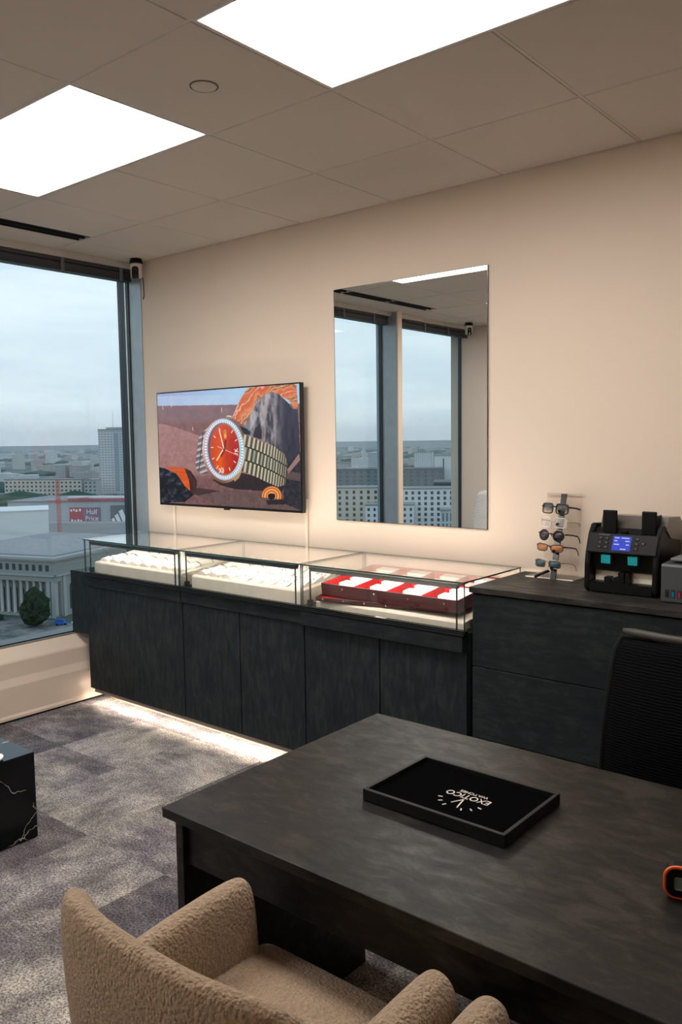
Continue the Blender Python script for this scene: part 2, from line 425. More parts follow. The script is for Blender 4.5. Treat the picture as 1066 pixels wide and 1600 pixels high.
# security cameras
WPLAST = mat('camera_white', (.80, .74, .68), .35)
def sec_cam(loc, rz, label):
    o = thing('security_camera', label, 'camera', loc, rz, 'security cameras under the ceiling')
    obj('mount', one(lambda b: lathe(b, [(.036, 0), (.036, -.01), (.041, -.014), (.041, -.026), (.036, -.03)], n=28)), BLACKM, o)
    obj('housing', one(lambda b: lathe(b, [(.034, -.03), (.0355, -.034), (.0355, -.108), (.031, -.116), (.0, -.117)], n=32)), WPLAST, o)
    def lens(b):   # arched black window on the front of the barrel
        n = 14; prev = None
        for r_ in range(9):
            z = -.064-.058*r_/8 if r_ > 2 else -.064+.014*math.sin((2-r_)/2*PI/2)
            hw = .62 if r_ >= 3 else .62*math.cos((2-r_)/2*PI/2*.96)
            row = [b.verts.new((.0372*math.sin(hw*(2*k/n-1)), -.0372*math.cos(hw*(2*k/n-1)), z)) for k in range(n+1)]
            if prev:
                for k in range(n): b.faces.new((prev[k], prev[k+1], row[k+1], row[k]))
            prev = row
        box(b, -.019, .019, -.034, -.01, -.124, -.114, .003)
    obj('lens_window', one(lens), BLACKG, o, smooth=True)
    obj('lens', one(lambda b: cyl(b, (0, -.034, -.09), (0, -.040, -.09), .011, .009, 20)), BLACKM, o)
    return o
sec_cam((.062, -.08, H), .7, 'white cylindrical security camera at the ceiling corner by the television')
sec_cam((.09, -3.93, H), 2.3, 'white cylindrical security camera in the opposite corner, seen in the mirror')
o = tag(obj('camera_cable', one(lambda b: tube(b, [(.055, -.035, H-.10), (.045, -.015, H-.12), (.04, -.01, H-.18), (.035, -.006, H-.215), (.022, -.004, H-.235)], .003, 6)), CABLE), 'short black cable hanging under the corner security camera', 'cable')

# ------------------------------------------------------------------ mirror
o = thing('wall_mirror', 'large frameless rectangular mirror on the cream wall', 'mirror')
bxo('mirror_glass', MIRRORM, o, 1.622, 2.522, -.008, -.003, 1.199, 2.392)
bm = bmesh.new()
for a in ((1.619, 1.622, 1.196, 2.395), (2.522, 2.525, 1.196, 2.395)): box(bm, a[0], a[1], -.008, -.001, a[2], a[3])
for a in ((1.199-.003, 1.199), (2.392, 2.395)): box(bm, 1.622, 2.522, -.008, -.001, a[0], a[1])
obj('polished_edge', bm, mat('mirror_edge', (.12, .13, .13), .2, .5), o)

# ------------------------------------------------------------------ television with a picture of a watch
TX0, TX1, TZ0, TZ1, TY = .200, 1.424, 1.226, 1.930, -.062
tv = thing('television', 'flat wall-mounted television showing a watch with an orange dial', 'television')
def tvb(b):
    box(b, TX0, TX1, TY, TY+.028, TZ0, TZ1, .002)
obj('bezel', one(tvb), BLACKG, tv)
bxo('housing', BLACKM, tv, TX0+.2, TX1-.2, TY+.028, TY+.045, TZ0+.06, TZ1-.2, .005)
bxo('wall_bracket', BLACKM, tv, TX0+.4, TX1-.4, TY+.045, -.001, TZ0+.2, TZ1-.3)
bxo('logo_tab', BLACKM, tv, .79, .83, TY+.004, TY+.02, TZ0-.009, TZ0, .001)
# screen picture, drawn on a fine mesh as vertex colours (emission of the display itself)
def homog(src, dst):
    import numpy as np
    A = []
    for (x, y), (u, v) in zip(src, dst):
        A.append([x, y, 1, 0, 0, 0, -u*x, -u*y, -u]); A.append([0, 0, 0, x, y, 1, -v*x, -v*y, -v])
    _, _, V = np.linalg.svd(np.array(A, float)); return V[-1].reshape(3, 3)
import numpy as np
NW, NHH = 560, 322
def picture():
    # design grid 0..975 x 80..912 (a drawing sheet whose corners are the four screen corners)
    Hm = homog([(0, 1), (1, 1), (1, 0), (0, 0)], [(60, 137), (973, 85), (993, 910), (86, 840)])
    u, v = np.meshgrid((np.arange(NW)+.5)/NW, (np.arange(NHH)+.5)/NHH)
    q = np.stack([u, v, np.ones_like(u)], -1) @ Hm.T
    X, Y = q[..., 0]/q[..., 2], q[..., 1]/q[..., 2]
    rng = np.random.default_rng(3)
    def vnoise(fx, fy, seed, octv=4):
        out = np.zeros_like(X); amp = 1; tot = 0
        for o_ in range(octv):
            g = np.random.default_rng(seed+o_).random((70, 70)); s = 2**o_
            a, b = (X*fx*s) % 68, (Y*fy*s) % 68
            i, j = a.astype(int), b.astype(int); fa, fb = a-i, b-j; fa = fa*fa*(3-2*fa); fb = fb*fb*(3-2*fb)
            out += amp*((g[j, i]*(1-fa)+g[j, i+1]*fa)*(1-fb)+(g[j+1, i]*(1-fa)+g[j+1, i+1]*fa)*fb); tot += amp; amp *= .55
        return out/tot
    img = np.zeros(X.shape+(3,))
    def put(mask, col, a=1.0):
        m = (np.clip(mask, 0, 1)*a)[..., None]; c = np.asarray(col, float)
        if c.ndim == 1: c = c/255.
        img[:] = img*(1-m)+c*m
    def poly(pts):
        inside = np.zeros(X.shape, bool); n = len(pts)
        for k in range(n):
            x1, y1 = pts[k]; x2, y2 = pts[(k+1) % n]
            cnd = ((y1 > Y) != (y2 > Y)); xi = (x2-x1)*(Y-y1)/((y2-y1) if y2 != y1 else 1e-9)+x1
            inside ^= cnd & (X < xi)
        return inside.astype(float)
    def seg(a, b, w):
        ax, ay = a; bx, by = b; dx, dy = bx-ax, by-ay; L = dx*dx+dy*dy
        tt = np.clip(((X-ax)*dx+(Y-ay)*dy)/L, 0, 1); d = np.hypot(X-ax-tt*dx, Y-ay-tt*dy)
        return np.clip(w+.8-d, 0, 1)
    def lerp(a, b, f): return (np.array(a)/255.)*(1-f[..., None])+(np.array(b)/255.)*f[..., None]
    gr = rng.random(X.shape); n1 = vnoise(.02, .02, 1); n2 = vnoise(.05, .05, 20); nv = vnoise(.045, .012, 40); ns = vnoise(.012, .09, 60)
    put(np.ones_like(X), lerp((150, 160, 205), (168, 200, 228), np.clip((X-60)/500, 0, 1)))
    put((Y > 150)*(Y < 220)*.6, lerp((175, 190, 225), (190, 215, 232), np.clip(n1, 0, 1)))
    put(Y > 214, lerp((118, 92, 98), (144, 112, 114), n1))
    put(np.clip((Y-300)/40, 0, 1)*(Y > 260), lerp((112, 78, 78), (140, 100, 96), n2))
    crest = 330+np.clip((X-75)/265, 0, 1)**1.3*85
    put((Y > crest), lerp((138, 98, 94), (182, 138, 134), np.clip(n2*.7+gr*.45-.1, 0, 1)))
    put((Y > 640)*np.clip((Y-640)/60, 0, 1), lerp((96, 62, 66), (150, 112, 108), np.clip(n2*.8+gr*.5-.2, 0, 1)))
    put(poly([(300, 790), (560, 765), (900, 830), (1000, 915), (480, 880)]), lerp((70, 55, 55), (120, 98, 92), np.clip(n2*.5+gr*.6, 0, 1)), .8)
    for (a, b) in [((290, 355), (291, 375)), ((474, 235), (476, 262)), ((150, 150), (152, 222)), ((96, 222), (98, 236))]: put(seg(a, b, 2.2), (214, 196, 190), .8)
    # agate behind
    ag = poly([(545, 300), (575, 225), (605, 165), (640, 108), (700, 100), (820, 90), (955, 84), (966, 235), (945, 248), (905, 190), (830, 150), (760, 160), (690, 235), (640, 330), (620, 352)])
    st = np.sin(np.hypot(X-1010, Y-520)*.055+n1*5)*.5+.5
    put(ag, lerp((206, 92, 52), (226, 158, 112), st)); put(ag*(st > .8), (150, 88, 50), .8); put(ag*(np.sin(np.hypot(X-1010, Y-520)*.11+n1*6) > .93), (238, 200, 168), .7)
    put(seg((550, 290), (582, 215), 2.5), (236, 190, 180))
    # rocks
    rk = poly([(622, 352), (660, 285), (700, 200), (745, 158), (800, 134), (842, 150), (905, 210), (935, 250), (965, 250), (985, 560), (900, 620), (880, 540), (800, 480), (740, 450), (680, 425), (640, 410)])
    put(rk, lerp((62, 58, 68), (176, 166, 168), np.clip((nv-.36)*2.6, 0, 1))); put(rk*np.clip((X-860+nv*80)/70, 0, 1), lerp((34, 36, 50), (70, 66, 78), nv))
    put(rk*poly([(680, 425), (690, 370), (725, 335), (738, 440)]), (40, 36, 44), .8); put(rk*seg((760, 200), (745, 440), 12), (190, 170, 160), .45); put(rk*seg((640, 370), (690, 280), 22), (182, 182, 190), .5)
    put(poly([(895, 600), (985, 530), (1000, 915), (880, 860), (870, 720)]), lerp((28, 30, 40), (74, 66, 70), n2)); put(poly([(900, 640), (975, 540), (982, 580), (905, 672)]), (196, 150, 140), .7)
    put(poly([(905, 650), (985, 665), (985, 720), (890, 700)]), (120, 92, 86), .6)
    # shadow below the watch
    put(poly([(420, 700), (600, 655), (655, 670), (880, 745), (868, 792), (720, 775), (560, 762), (470, 735)]), (38, 32, 36), .85)
    put(poly([(250, 770), (330, 750), (470, 772), (330, 800)]), (48, 34, 36), .7)
    # lower-left rock with orange face
    put(poly([(78, 612), (110, 618), (185, 655), (250, 745), (305, 790), (240, 840), (86, 845)]), lerp((20, 20, 28), (84, 84, 100), np.clip((n2-.4)*2.4, 0, 1)))
    put(poly([(108, 610), (238, 618), (290, 690), (300, 745), (275, 768), (240, 735), (190, 655)]), lerp((190, 66, 24), (226, 104, 40), ns))
    put(poly([(238, 620), (280, 640), (318, 700), (318, 755), (300, 798), (276, 770), (268, 700)]), lerp((42, 30, 34), (84, 50, 44), n2))
    # bracelet, left part
    bl = poly([(345, 398), (395, 350), (400, 660), (352, 660), (318, 640), (308, 600), (326, 440)])
    lk = np.sin((Y+X*.35)*.165)*.5+.5
    put(bl, lerp((96, 84, 88), (208, 194, 196), np.clip(lk*.8+n2*.2, 0, 1))); put(bl*(np.abs(np.sin((Y+X*.35)*.0825)) > .985), (40, 32, 34)); put(bl*(np.abs(X-345+.1*(Y-500)) < 3), (70, 58, 62), .8)
    # bracelet, right part (three rows of links)
    br = poly([(612, 405), (680, 430), (745, 462), (820, 492), (888, 552), (900, 605), (886, 742), (840, 752), (760, 716), (690, 680), (640, 658), (590, 640)])
    s_ = np.clip((X-600)/300, 0, 1); vv = (Y-(408+s_**1.3*150))/(240-s_*25)
    row = np.where(vv < .3, 0, np.where(vv < .68, 1, 2)); ph = (X-600+(Y-500)*.16)/(36-14*s_)+row*.5
    sh = np.abs((ph % 1)-.42)*2
    put(br, lerp((232, 222, 196), (58, 52, 38), np.clip(sh**.9, 0, 1))); put(br*((ph % 1) > .93), (22, 22, 18), .9)
    put(br*(np.abs(vv-.3) < .018), (34, 32, 24)); put(br*(np.abs(vv-.68) < .018), (34, 32, 24)); put(br*np.clip((X-820)/90, 0, 1), (60, 54, 44), .45)
    put(br*(row == 1)*((ph % 2) > 1), (70, 92, 84), .35)
    # case and bezel
    cx, cy = 492, 503; th = math.radians(-4); ca, sa = math.cos(th), math.sin(th)
    def ell(a, b, ox=0, oy=0):
        dx, dy = X-cx-ox, Y-cy-oy; p, q_ = dx*ca+dy*sa, -dx*sa+dy*ca
        return np.hypot(p/a, q_/b), np.arctan2(q_/b, p/a)
    r, an = ell(138, 212, -2, 8); put(np.clip((1-r)*60, 0, 1), lerp((120, 84, 60), (226, 196, 168), np.clip(.5+.5*np.sin(an*2+.8), 0, 1)))
    put(poly([(590, 350), (640, 372), (662, 395), (655, 415), (615, 400)]), (22, 40, 40)); put(poly([(555, 690), (610, 640), (590, 690), (560, 715)]), (176, 140, 104))
    put(seg((508, 292), (540, 296), 8), (150, 138, 130)); put(seg((512, 286), (536, 289), 3), (226, 214, 208))
    r, an = ell(130, 203); be = np.clip((1-r)*60, 0, 1)
    bcol = lerp((196, 178, 206), (168, 208, 214), np.clip(.5+.5*np.cos(an), 0, 1)); put(be, bcol)
    dots = (np.abs(((an*62/(2*PI)) % 1)-.5) < .3)*(r > .86)*(r < .955); put(dots*1.0, (240, 246, 252)); put((np.abs(((an*62/(2*PI)) % 1)-.5) > .42)*(r > .84)*(r < .97)*1.0, (96, 104, 124), .75)
    r, an = ell(103, 173, -2, -2); put(np.clip((1-r)*60, 0, 1), lerp((112, 84, 92), (180, 150, 150), np.clip((X-400)/190, 0, 1)))
    r2, _ = ell(95, 163, 4, 0); di = np.clip((1-r2)*60, 0, 1)
    ds = np.sin(X*.11+n1*7)*.5+.5
    put(di, lerp((212, 70, 24), (168, 34, 30), np.clip((X-455)/130+ds*.25-.1, 0, 1))); put(di*np.clip(1-np.abs(X-468)/46, 0, 1)*np.clip((Y-380)/260, 0, 1), (238, 104, 22), .8)
    put(di*np.clip((440-X)/60, 0, 1), (150, 84, 76), .75); put(di*np.clip((430-Y)/90, 0, 1), (206, 84, 50), .6)
    for k in range(12):                                            # hour batons
        aa = 2*PI*k/12+.1; x1, y1 = cx+4+math.cos(aa)*74, cy+math.sin(aa)*132; x2, y2 = cx+4+math.cos(aa)*86, cy+math.sin(aa)*150
        if k in (9,): continue
        put(seg((x1, y1), (x2, y2), 2.6), (246, 214, 196))
    for a, b in [((460, 625), (480, 655)), ((478, 622), (462, 656)), ((486, 624), (486, 656)), ((560, 505), (582, 520)), ((580, 500), (562, 522)), ((562, 530), (580, 534))]: put(seg(a, b, 2.2), (248, 226, 214))
    put(seg((497, 385), (500, 425), 10), (214, 120, 60)); put(seg((498, 408), (500, 422), 5), (226, 190, 90), .9)
    for a, b, w_ in [((492, 495), (498, 440), 5), ((492, 498), (470, 540), 6)]: put(seg((a[0]+4, a[1]+6), (b[0]+4, b[1]+6), w_), (88, 26, 18), .7)
    put(seg((490, 495), (461, 378), 3.0), (252, 222, 196)); put(seg((490, 498), (446, 572), 3.4), (252, 216, 184)); put(seg((450, 483), (584, 545), 1.4), (240, 200, 184))
    put(seg((492, 495), (493, 498), 9), (70, 50, 62)); put(seg((489, 492), (490, 494), 4), (220, 206, 210))
    # small agate slice
    rr = np.hypot((X-800), (Y-812)*1.0); half = (Y < 826+(X-800)*.12)*(rr < 68)*(rr > 18)
    put(half*1.0, lerp((206, 84, 24), (240, 186, 120), np.sin(rr*.33)*.5+.5)); put(half*(rr > 62), (120, 66, 34)); put((rr < 24)*(Y < 835)*(Y > 795)*1., (40, 30, 32))
    put(poly([(765, 838), (880, 834), (885, 868), (775, 866)]), (34, 30, 34), .8)
    img[:] = np.clip(img+((gr-.5)*.02)[..., None], 0, 1)
    return img[:, :, :]
img = picture() ** 2.2
sx0, sx1, sz0, sz1 = TX0+.008, TX1-.008, TZ0+.014, TZ1-.008
vx = np.linspace(sx0, sx1, NW+1); vz = np.linspace(sz0, sz1, NHH+1)
gx, gz = np.meshgrid(vx, vz); co = np.stack([gx, np.full_like(gx, TY-.0006), gz], -1).reshape(-1, 3)
ii, jj = np.meshgrid(np.arange(NW), np.arange(NHH)); base = (jj*(NW+1)+ii).ravel()
fc = np.stack([base, base+1, base+NW+2, base+NW+1], -1)
me = bpy.data.meshes.new('screen'); me.vertices.add(len(co)); me.vertices.foreach_set('co', co.ravel())
me.loops.add(fc.size); me.loops.foreach_set('vertex_index', fc.ravel().astype(np.int32))
me.polygons.add(len(fc)); me.polygons.foreach_set('loop_start', (np.arange(len(fc))*4).astype(np.int32)); me.polygons.foreach_set('loop_total', np.full(len(fc), 4, np.int32))
me.update(); ca_ = me.color_attributes.new('picture', 'FLOAT_COLOR', 'CORNER')
col4 = np.ones((len(fc), 4, 4), np.float32); col4[:, :, :3] = img.reshape(-1, 3)[:, None, :]
ca_.data.foreach_set('color', col4.ravel())
sm = bpy.data.materials.new('screen_picture'); sm.use_nodes = True; t = NT(sm.node_tree); b = t.n['Principled BSDF']
at_ = t.new('VertexColor', layer_name='picture'); b.inputs['Base Color'].default_value = (.004, .004, .004, 1); b.inputs['Roughness'].default_value = .12
t.l.new(at_.outputs[0], b.inputs['Emission Color']); b.inputs['Emission Strength'].default_value = .95
me.materials.append(sm); so = bpy.data.objects.new('screen', me); C.objects.link(so); so.parent = tv
# cable covers below the television
o = tag(bxo('cable_cover', TRUNK, None, .262, .282, -.012, 0, 1.03, 1.30, .003), 'thin cream cable cover on the wall below the left side of the television', 'cable cover')
o = tag(bxo('cable_cover', TRUNK, None, 1.392, 1.412, -.012, 0, 1.03, 1.30, .003), 'thin cream cable cover on the wall below the right side of the television', 'cable cover')

# ================================================================== SHOWCASE COUNTERS
FY = -.478                     # cabinet front plane
ZC, ZG = .826, 1.038           # top of the base, top of the glass
def glass_plate(b, x0, x1, y0, y1, z0, z1):
    """thin glass plate; its narrow faces show the dark green edge"""
    r = box(b, x0, x1, y0, y1, z0, z1)
    fs = set(f for v in r['verts'] for f in v.link_faces); d = (x1-x0, y1-y0, z1-z0); thin = d.index(min(d))
    for f in fs:
        f.normal_update(); f.material_index = 0 if abs(f.normal[thin]) > .5 else 1
def showcase(n, x0, x1, label):
    root = thing('display_counter', label, 'showcase', (x0, 0, 0), 0, 'row of glass showcase counters')
    W = x1-x0
    # carcass
    bm = bmesh.new()
    if n == 0:
        box(bm, -.012, W-.001, FY+.02, -.002, .10, .80); box(bm, -.16, -.0125, FY+.02, -.002, .445, .80)
        box(bm, -.186, -.0045, FY, FY+.02, .437, ZC)                     # filler above the sill
        box(bm, -.185, 0, FY+.02, -.002, .80, ZC-.001)
    else: box(bm, .001, W-.001, FY+.02, -.002, .10, .80)
    box(bm, .002, W-.002, -.475, -.002, .80, ZC-.004)
    obj('carcass', bm, DOORW, root)
    # doors
    if n == 0: spans = [(.0, W, True)]
    else: spans = [(0, W/2, False), (W/2, W, False)]
    for a, b_, notch in spans:
        bm = bmesh.new(); g = .0032
        if notch: prism(bm, [(-.004, .742), (W-g, .742), (W-g, .10), (-.012, .10), (-.012, .445), (-.004, .445)], FY, FY+.018, 'y')
        else: box(bm, a+g, b_-g, FY, FY+.018, .10, .742, .001)
        obj('door', bm, DOORW, root)
    # drawer front below the glass
    dy = FY-.012 if n < 2 else FY-.030
    obj('drawer_front', one(lambda b: box(b, .002, W-.004 if n < 2 else W-.006, dy, FY+.015, .746, ZC-.012, .002)), DRAWW, root)
    bm = bmesh.new(); box(bm, .0, W, -.512, -.478, ZC-.011, ZC-.004, .001); box(bm, .0, W, -.504, -.47, ZC-.004, ZC+.003, .001); box(bm, .0, W, -.49, -.47, ZC+.003, ZC+.008, .001)
    obj('glass_rail', bm, BLACKM, root)
    # toe kick and led strip
    px0 = 0
    bm = bmesh.new(); box(bm, px0, W, -.345, -.325, .0, .10); obj('plinth', bm, PLINTH, root)
    bxo('light_pelmet', PLINTH, root, px0, W, -.458, -.448, .070, .10)
    bxo('plinth_light', LEDK, root, px0, W, -.446, -.434, .076, .082)
    # glass box
    g = .006; e = .004
    bm = bmesh.new(); glass_plate(bm, e, W-e, -.505, -.004, ZG-.007, ZG); obj('glass_top', bm, [GLASSC, GEDGE], root)
    bm = bmesh.new(); glass_plate(bm, e, W-e, -.497, -.497+g, ZC+.009, ZG-.007); obj('glass_front', bm, [GLASSC, GEDGE], root)
    for x in (e, W-e-g):
        bm = bmesh.new(); glass_plate(bm, x, x+g, -.49, -.008, ZC+.009, ZG-.007); obj('glass_side', bm, [GLASSC, GEDGE], root)
    # inner sliding frame: led bar on top, thin uprights
    xi0, xi1 = .045, W-.045
    bm = bmesh.new(); box(bm, xi0, xi1, -.487, -.462, ZG-.034, ZG-.012, .002); cyl(bm, (xi0-.004, -.475, ZG-.018), (xi0+.012, -.475, ZG-.018), .011, n=12); cyl(bm, (xi1-.012, -.475, ZG-.018), (xi1+.004, -.475, ZG-.018), .011, n=12)
    bar = obj('light_bar', bm, ALUD if n < 2 else mat('bar_grey', (.26, .25, .23), .4, .3), root)
    bxo('light_strip', LEDC, bar, xi0+.01, xi1-.01, -.4605, -.4595, ZG-.024, ZG-.012)
    for x in (xi0, xi1-.005):
        bxo('upright', BLACKM, root, x, x+.005, -.486, -.480, ZC+.008, ZG-.024)
    bm = bmesh.new(); box(bm, .018, .04, -.476, -.452, ZC+.008, ZC+.036, .002); obj('lock', bm, BLACKG, root)
    # sloping cream display bed
    zf, zb_ = (.888, .935) if n < 2 else (.853, .905)
    bm = bmesh.new(); prism(bm, [(-.452, ZC+.002), (-.452, zf), (-.445, zf+.007), (-.03, zb_), (-.03, ZC+.002)], .055 if n else .045, W-.03, 'x')
    obj('display_bed', bm, CREAMB, root)
    return root
showcase(0, 0.0, .90, 'dark wood glass showcase counter nearest the window, white cushions inside')
showcase(1, .90, 1.80, 'middle dark wood glass showcase counter with white cushions and slips inside')
showcase(2, 1.80, 2.70, 'dark wood glass showcase counter beside the worktop, red trays inside')
def bed_z(y): return .895+(y+.445)*(.040/.415)

# ---- white jewellery cushions with bracelets
def cushion_bm():
    bm = bmesh.new(); n = 12; pr = [(-.034, 0), (-.034, .006)]
    for k in range(n+1):
        a = PI-PI*k/n; pr.append((.034*math.cos(a), .006+.019*math.sin(a)))
    pr += [(.034, .006), (.034, 0)]
    prism(bm, pr, -.042, .042, 'y'); return bm
cush = None; k = 0
def place_cushion(x, y, lab, grp, rz=0.0, dark=None):
    global cush
    if cush is None:
        cush = obj('jewellery_cushion', cushion_bm(), PILLOWM); tag(cush, lab, 'display cushion', grp); c = cush
    else:
        c = cush.copy(); C.objects.link(c); c['label'] = lab; c['group'] = grp
    c.location = (x, y, bed_z(y)-.001); c.rotation_euler = (.096, 0, rz); return c
brace = {}
def place_bracelet(x, y, m, nm, lab, grp, gem=False, rz=0):
    key = (m.name, gem)
    if key not in brace:
        r = thing('bracelet', lab, 'bracelet', group=grp)
        bm = bmesh.new(); pts = [(.0375*math.cos(PI*q/14), 0, .0055+.0230*math.sin(PI*q/14)) for q in range(15)]
        tube(bm, pts, .0024, 6, flat=2.2, upv=(0, 0, 1)); obj('band', bm, m, r)
        if gem:
            bm = bmesh.new(); box(bm, -.008, .008, -.009, .009, .027, .034, .002); obj('watch_case', bm, GEM, r)
        brace[key] = r
    else: r = dup(brace[key], label=lab, group=grp)
    r.location = (x, y, bed_z(y)-.001); r.rotation_euler = (.096, 0, rz); return r
rows = [-.385, -.285, -.185, -.085]
ORD = ['first', 'second', 'third', 'fourth', 'fifth', 'sixth', 'seventh', 'eighth', 'ninth']
rn = ['front row', 'second row', 'third row', 'back row']
for ci, X0 in enumerate((0.0, .90)):
    for r_, y in enumerate(rows):
        for c_ in range(8):
            x = X0+.105+c_*.098 + (.01 if r_ % 2 else 0)
            if ci == 1 and c_ > 2: continue
            if x > X0+.86: continue
            cs = 'the window-side showcase' if ci == 0 else 'the middle showcase'
            place_cushion(x, y, 'white cushion %s from the window, %s of %s' % (ORD[c_], rn[r_], cs), 'white cushions, %s of %s' % (rn[r_], cs))
            h = (ci*31+r_*13+c_*7) % 10
            if h < 6:
                gem = h == 3; m_ = GOLDM if h in (1, 4) else SILVER
                kind_ = ('silver' if m_ is SILVER else 'gold')+(' watch' if gem else ' bracelet')
                place_bracelet(x, y, m_, 'b', '%s on the %s cushion from the window, %s of %s' % (kind_, ORD[c_], rn[r_], cs), '%ss, %s of %s' % (kind_, rn[r_], cs), gem)
# white slips with dark studs in the right part of the middle showcase
slip = None; earr = None
for r_, y in enumerate([-.38, -.29, -.20, -.11]):
    for c_ in range(5):
        x = .90+.42+c_*.093
        if slip is None:
            bm = bmesh.new(); prism(bm, [(-.04, 0), (-.04, .004), (.034, .030), (.04, .030), (.04, 0)], -.040, .040, 'x')
            slip = obj('earring_wedge', bm, PILLOWM); s = slip; tag(s, 'x', 'display wedge')
        else: s = slip.copy(); C.objects.link(s)
        tag(s, 'white slanted wedge, %s of the five in the %s of the middle showcase' % (ORD[c_], rn[r_]), 'display wedge', 'white wedges, %s of the middle showcase' % rn[r_])
        s.location = (x, y, bed_z(y)-.001); s.rotation_euler = (.096, 0, -.12)
        if (r_*5+c_) % 3 != 1:
            for dx in (-.012, .012):
                if earr is None:
                    bm = bmesh.new(); lathe(bm, [(.0, 0), (.0038, .001), (.0038, .003), (.0, .005)], n=10); earr = obj('stud_earring', bm, GEM); e_ = earr; tag(e_, 'x', 'earring')
                else: e_ = earr.copy(); C.objects.link(e_)
                tag(e_, 'dark stud at the %s of the %s white wedge, %s, middle showcase' % ('left' if dx < 0 else 'right', ORD[c_], rn[r_]), 'earring', 'dark studs, %s of the middle showcase' % rn[r_])
                e_.location = (x+dx, y-.005, bed_z(y)+.0145); e_.rotation_euler = (.42, 0, 0)

# ---- red trays in the third showcase
def red_tray(x, y, z, rz, tilt, ncomp, w_, d_, label, hh=.056):
    root = thing('jewellery_tray', label, 'tray', (x, y, z), rz, 'red leather trays in the showcase'); root.rotation_euler = (tilt, 0, rz)
    hw = w_/2; th = .005; ph = hh-.020
    bm = bmesh.new(); box(bm, -hw, hw, 0, th, 0, hh, .001); box(bm, -hw, hw, d_-th, d_, 0, hh, .001)
    box(bm, -hw, -hw+th, th, d_-th, 0, hh, .001); box(bm, hw-th, hw, th, d_-th, 0, hh, .001); box(bm, -hw+th, hw-th, th, d_-th, 0, .004)
    obj('tray_shell', bm, REDL, root)
    bm = bmesh.new(); box(bm, -hw+th, hw-th, th, d_-th, .004, .008)
    for k in range(ncomp+1 if ncomp else 0):
        xx = -hw+th+(w_-2*th)*k/ncomp; xx = min(max(xx, -hw+th+.002), hw-th-.002); box(bm, xx-.0022, xx+.0022, th, d_-th, .004, hh-.002)
    box(bm, -hw+th, hw-th, d_-th-.003, d_-th, .008, hh-.002)
    obj('velvet_lining', bm, REDV, root)
    cw = (w_-2*th)/max(1, ncomp)
    if not ncomp:
        for k in range(5):
            bm = bmesh.new(); q = bmesh.ops.create_uvsphere(bm, u_segments=10, v_segments=6, radius=.004)
            bmesh.ops.transform(bm, matrix=Matrix.Translation((-.28+k*.11, -.001, hh*.5)) @ Matrix.Diagonal((1, .6, 1, 1)), verts=q['verts']); obj('snap_stud', bm, BRASS, root, smooth=True)
    for k in range(ncomp):
        cx_ = -hw+th+cw*(k+.5)
        bm = bmesh.new()
        for s in range(3):       # three stepped white pads
            zz = .008+ph*(s+1)/3; y0 = th+.012+s*(d_-.03)/3
            box(bm, cx_-cw*.40+s*cw*.13, cx_+cw*.47, y0, y0+(d_-.03)/3-.003, .008, zz+.010, .001)
        obj('white_pad', bm, CARDW, root)
        for xx in (cx_+.03,):
            bm = bmesh.new(); q = bmesh.ops.create_uvsphere(bm, u_segments=10, v_segments=6, radius=.004); 
            bmesh.ops.transform(bm, matrix=Matrix.Translation((xx, -.001, hh*.6)) @ Matrix.Diagonal((1, .6, 1, 1)), verts=q['verts'])
            obj('snap_stud', bm, BRASS, root, smooth=True)
    return root
red_tray(2.195, -.428, .866, .17, .11, 0, .64, .20, 'flat red leather tray lying underneath the front tray in the showcase', hh=.019)
red_tray(2.251, -.430, .8885, .0, .11, 4, .755, .205, 'long red leather tray of four compartments at the front of the showcase')
red_tray(2.262, -.222, .905, .0, .11, 4, .755, .185, 'long red leather tray of four compartments at the back of the showcase', hh=.060)
bpy.context.view_layer.update()

# small white ring stand and note left of the red trays
o = thing('ring_display', 'small silver ring on a white cushion left of the red trays', 'ring', (1.868, -.30, .8745))
bm = bmesh.new(); tube(bm, [(.010*math.cos(a*PI/8), 0, .012+.010*math.sin(a*PI/8)) for a in range(16)], .002, 6, closed=True); obj('ring', bm, SILVER, o)
bxo('ring_holder', PILLOWM, o, -.014, .014, -.012, .012, 0, .006, .002)
o = tag(obj('price_card', one(lambda b: box(b, -.03, .03, -.009, .009, 0, .0008)), CARDW), 'small white price card lying on the rail before the red trays', 'card'); o.location = (2.26, -.4815, ZC+.0085)

# ================================================================== DRAWER CABINET + WORKTOP
cb = thing('drawer_cabinet', 'dark laminate drawer cabinet to the right of the showcases', 'cabinet')
bm = bmesh.new(); box(bm, 2.722, 4.60, FY+.02, -.002, .08, .992); obj('carcass', bm, BLACKM, cb)
for z0, z1 in ((.10, .394), (.398, .692), (.696, .990)):
    obj('drawer', one(lambda b: box(b, 2.724, 3.66, FY, FY+.018, z0, z1, .001)), DRAWW, cb)
    obj('drawer', one(lambda b: box(b, 3.664, 4.60, FY, FY+.018, z0, z1, .001)), DRAWW, cb)
obj('plinth', one(lambda b: box(b, 2.722, 4.60, -.405, -.385, 0, .08)), BLACKM, cb)
tag(bxo('worktop', TOPW, None, 2.712, 4.61, -.487, -.001, .997, 1.020, .0012), 'dark oxidised laminate worktop on the drawer cabinet', 'worktop')
WT = 1.0205

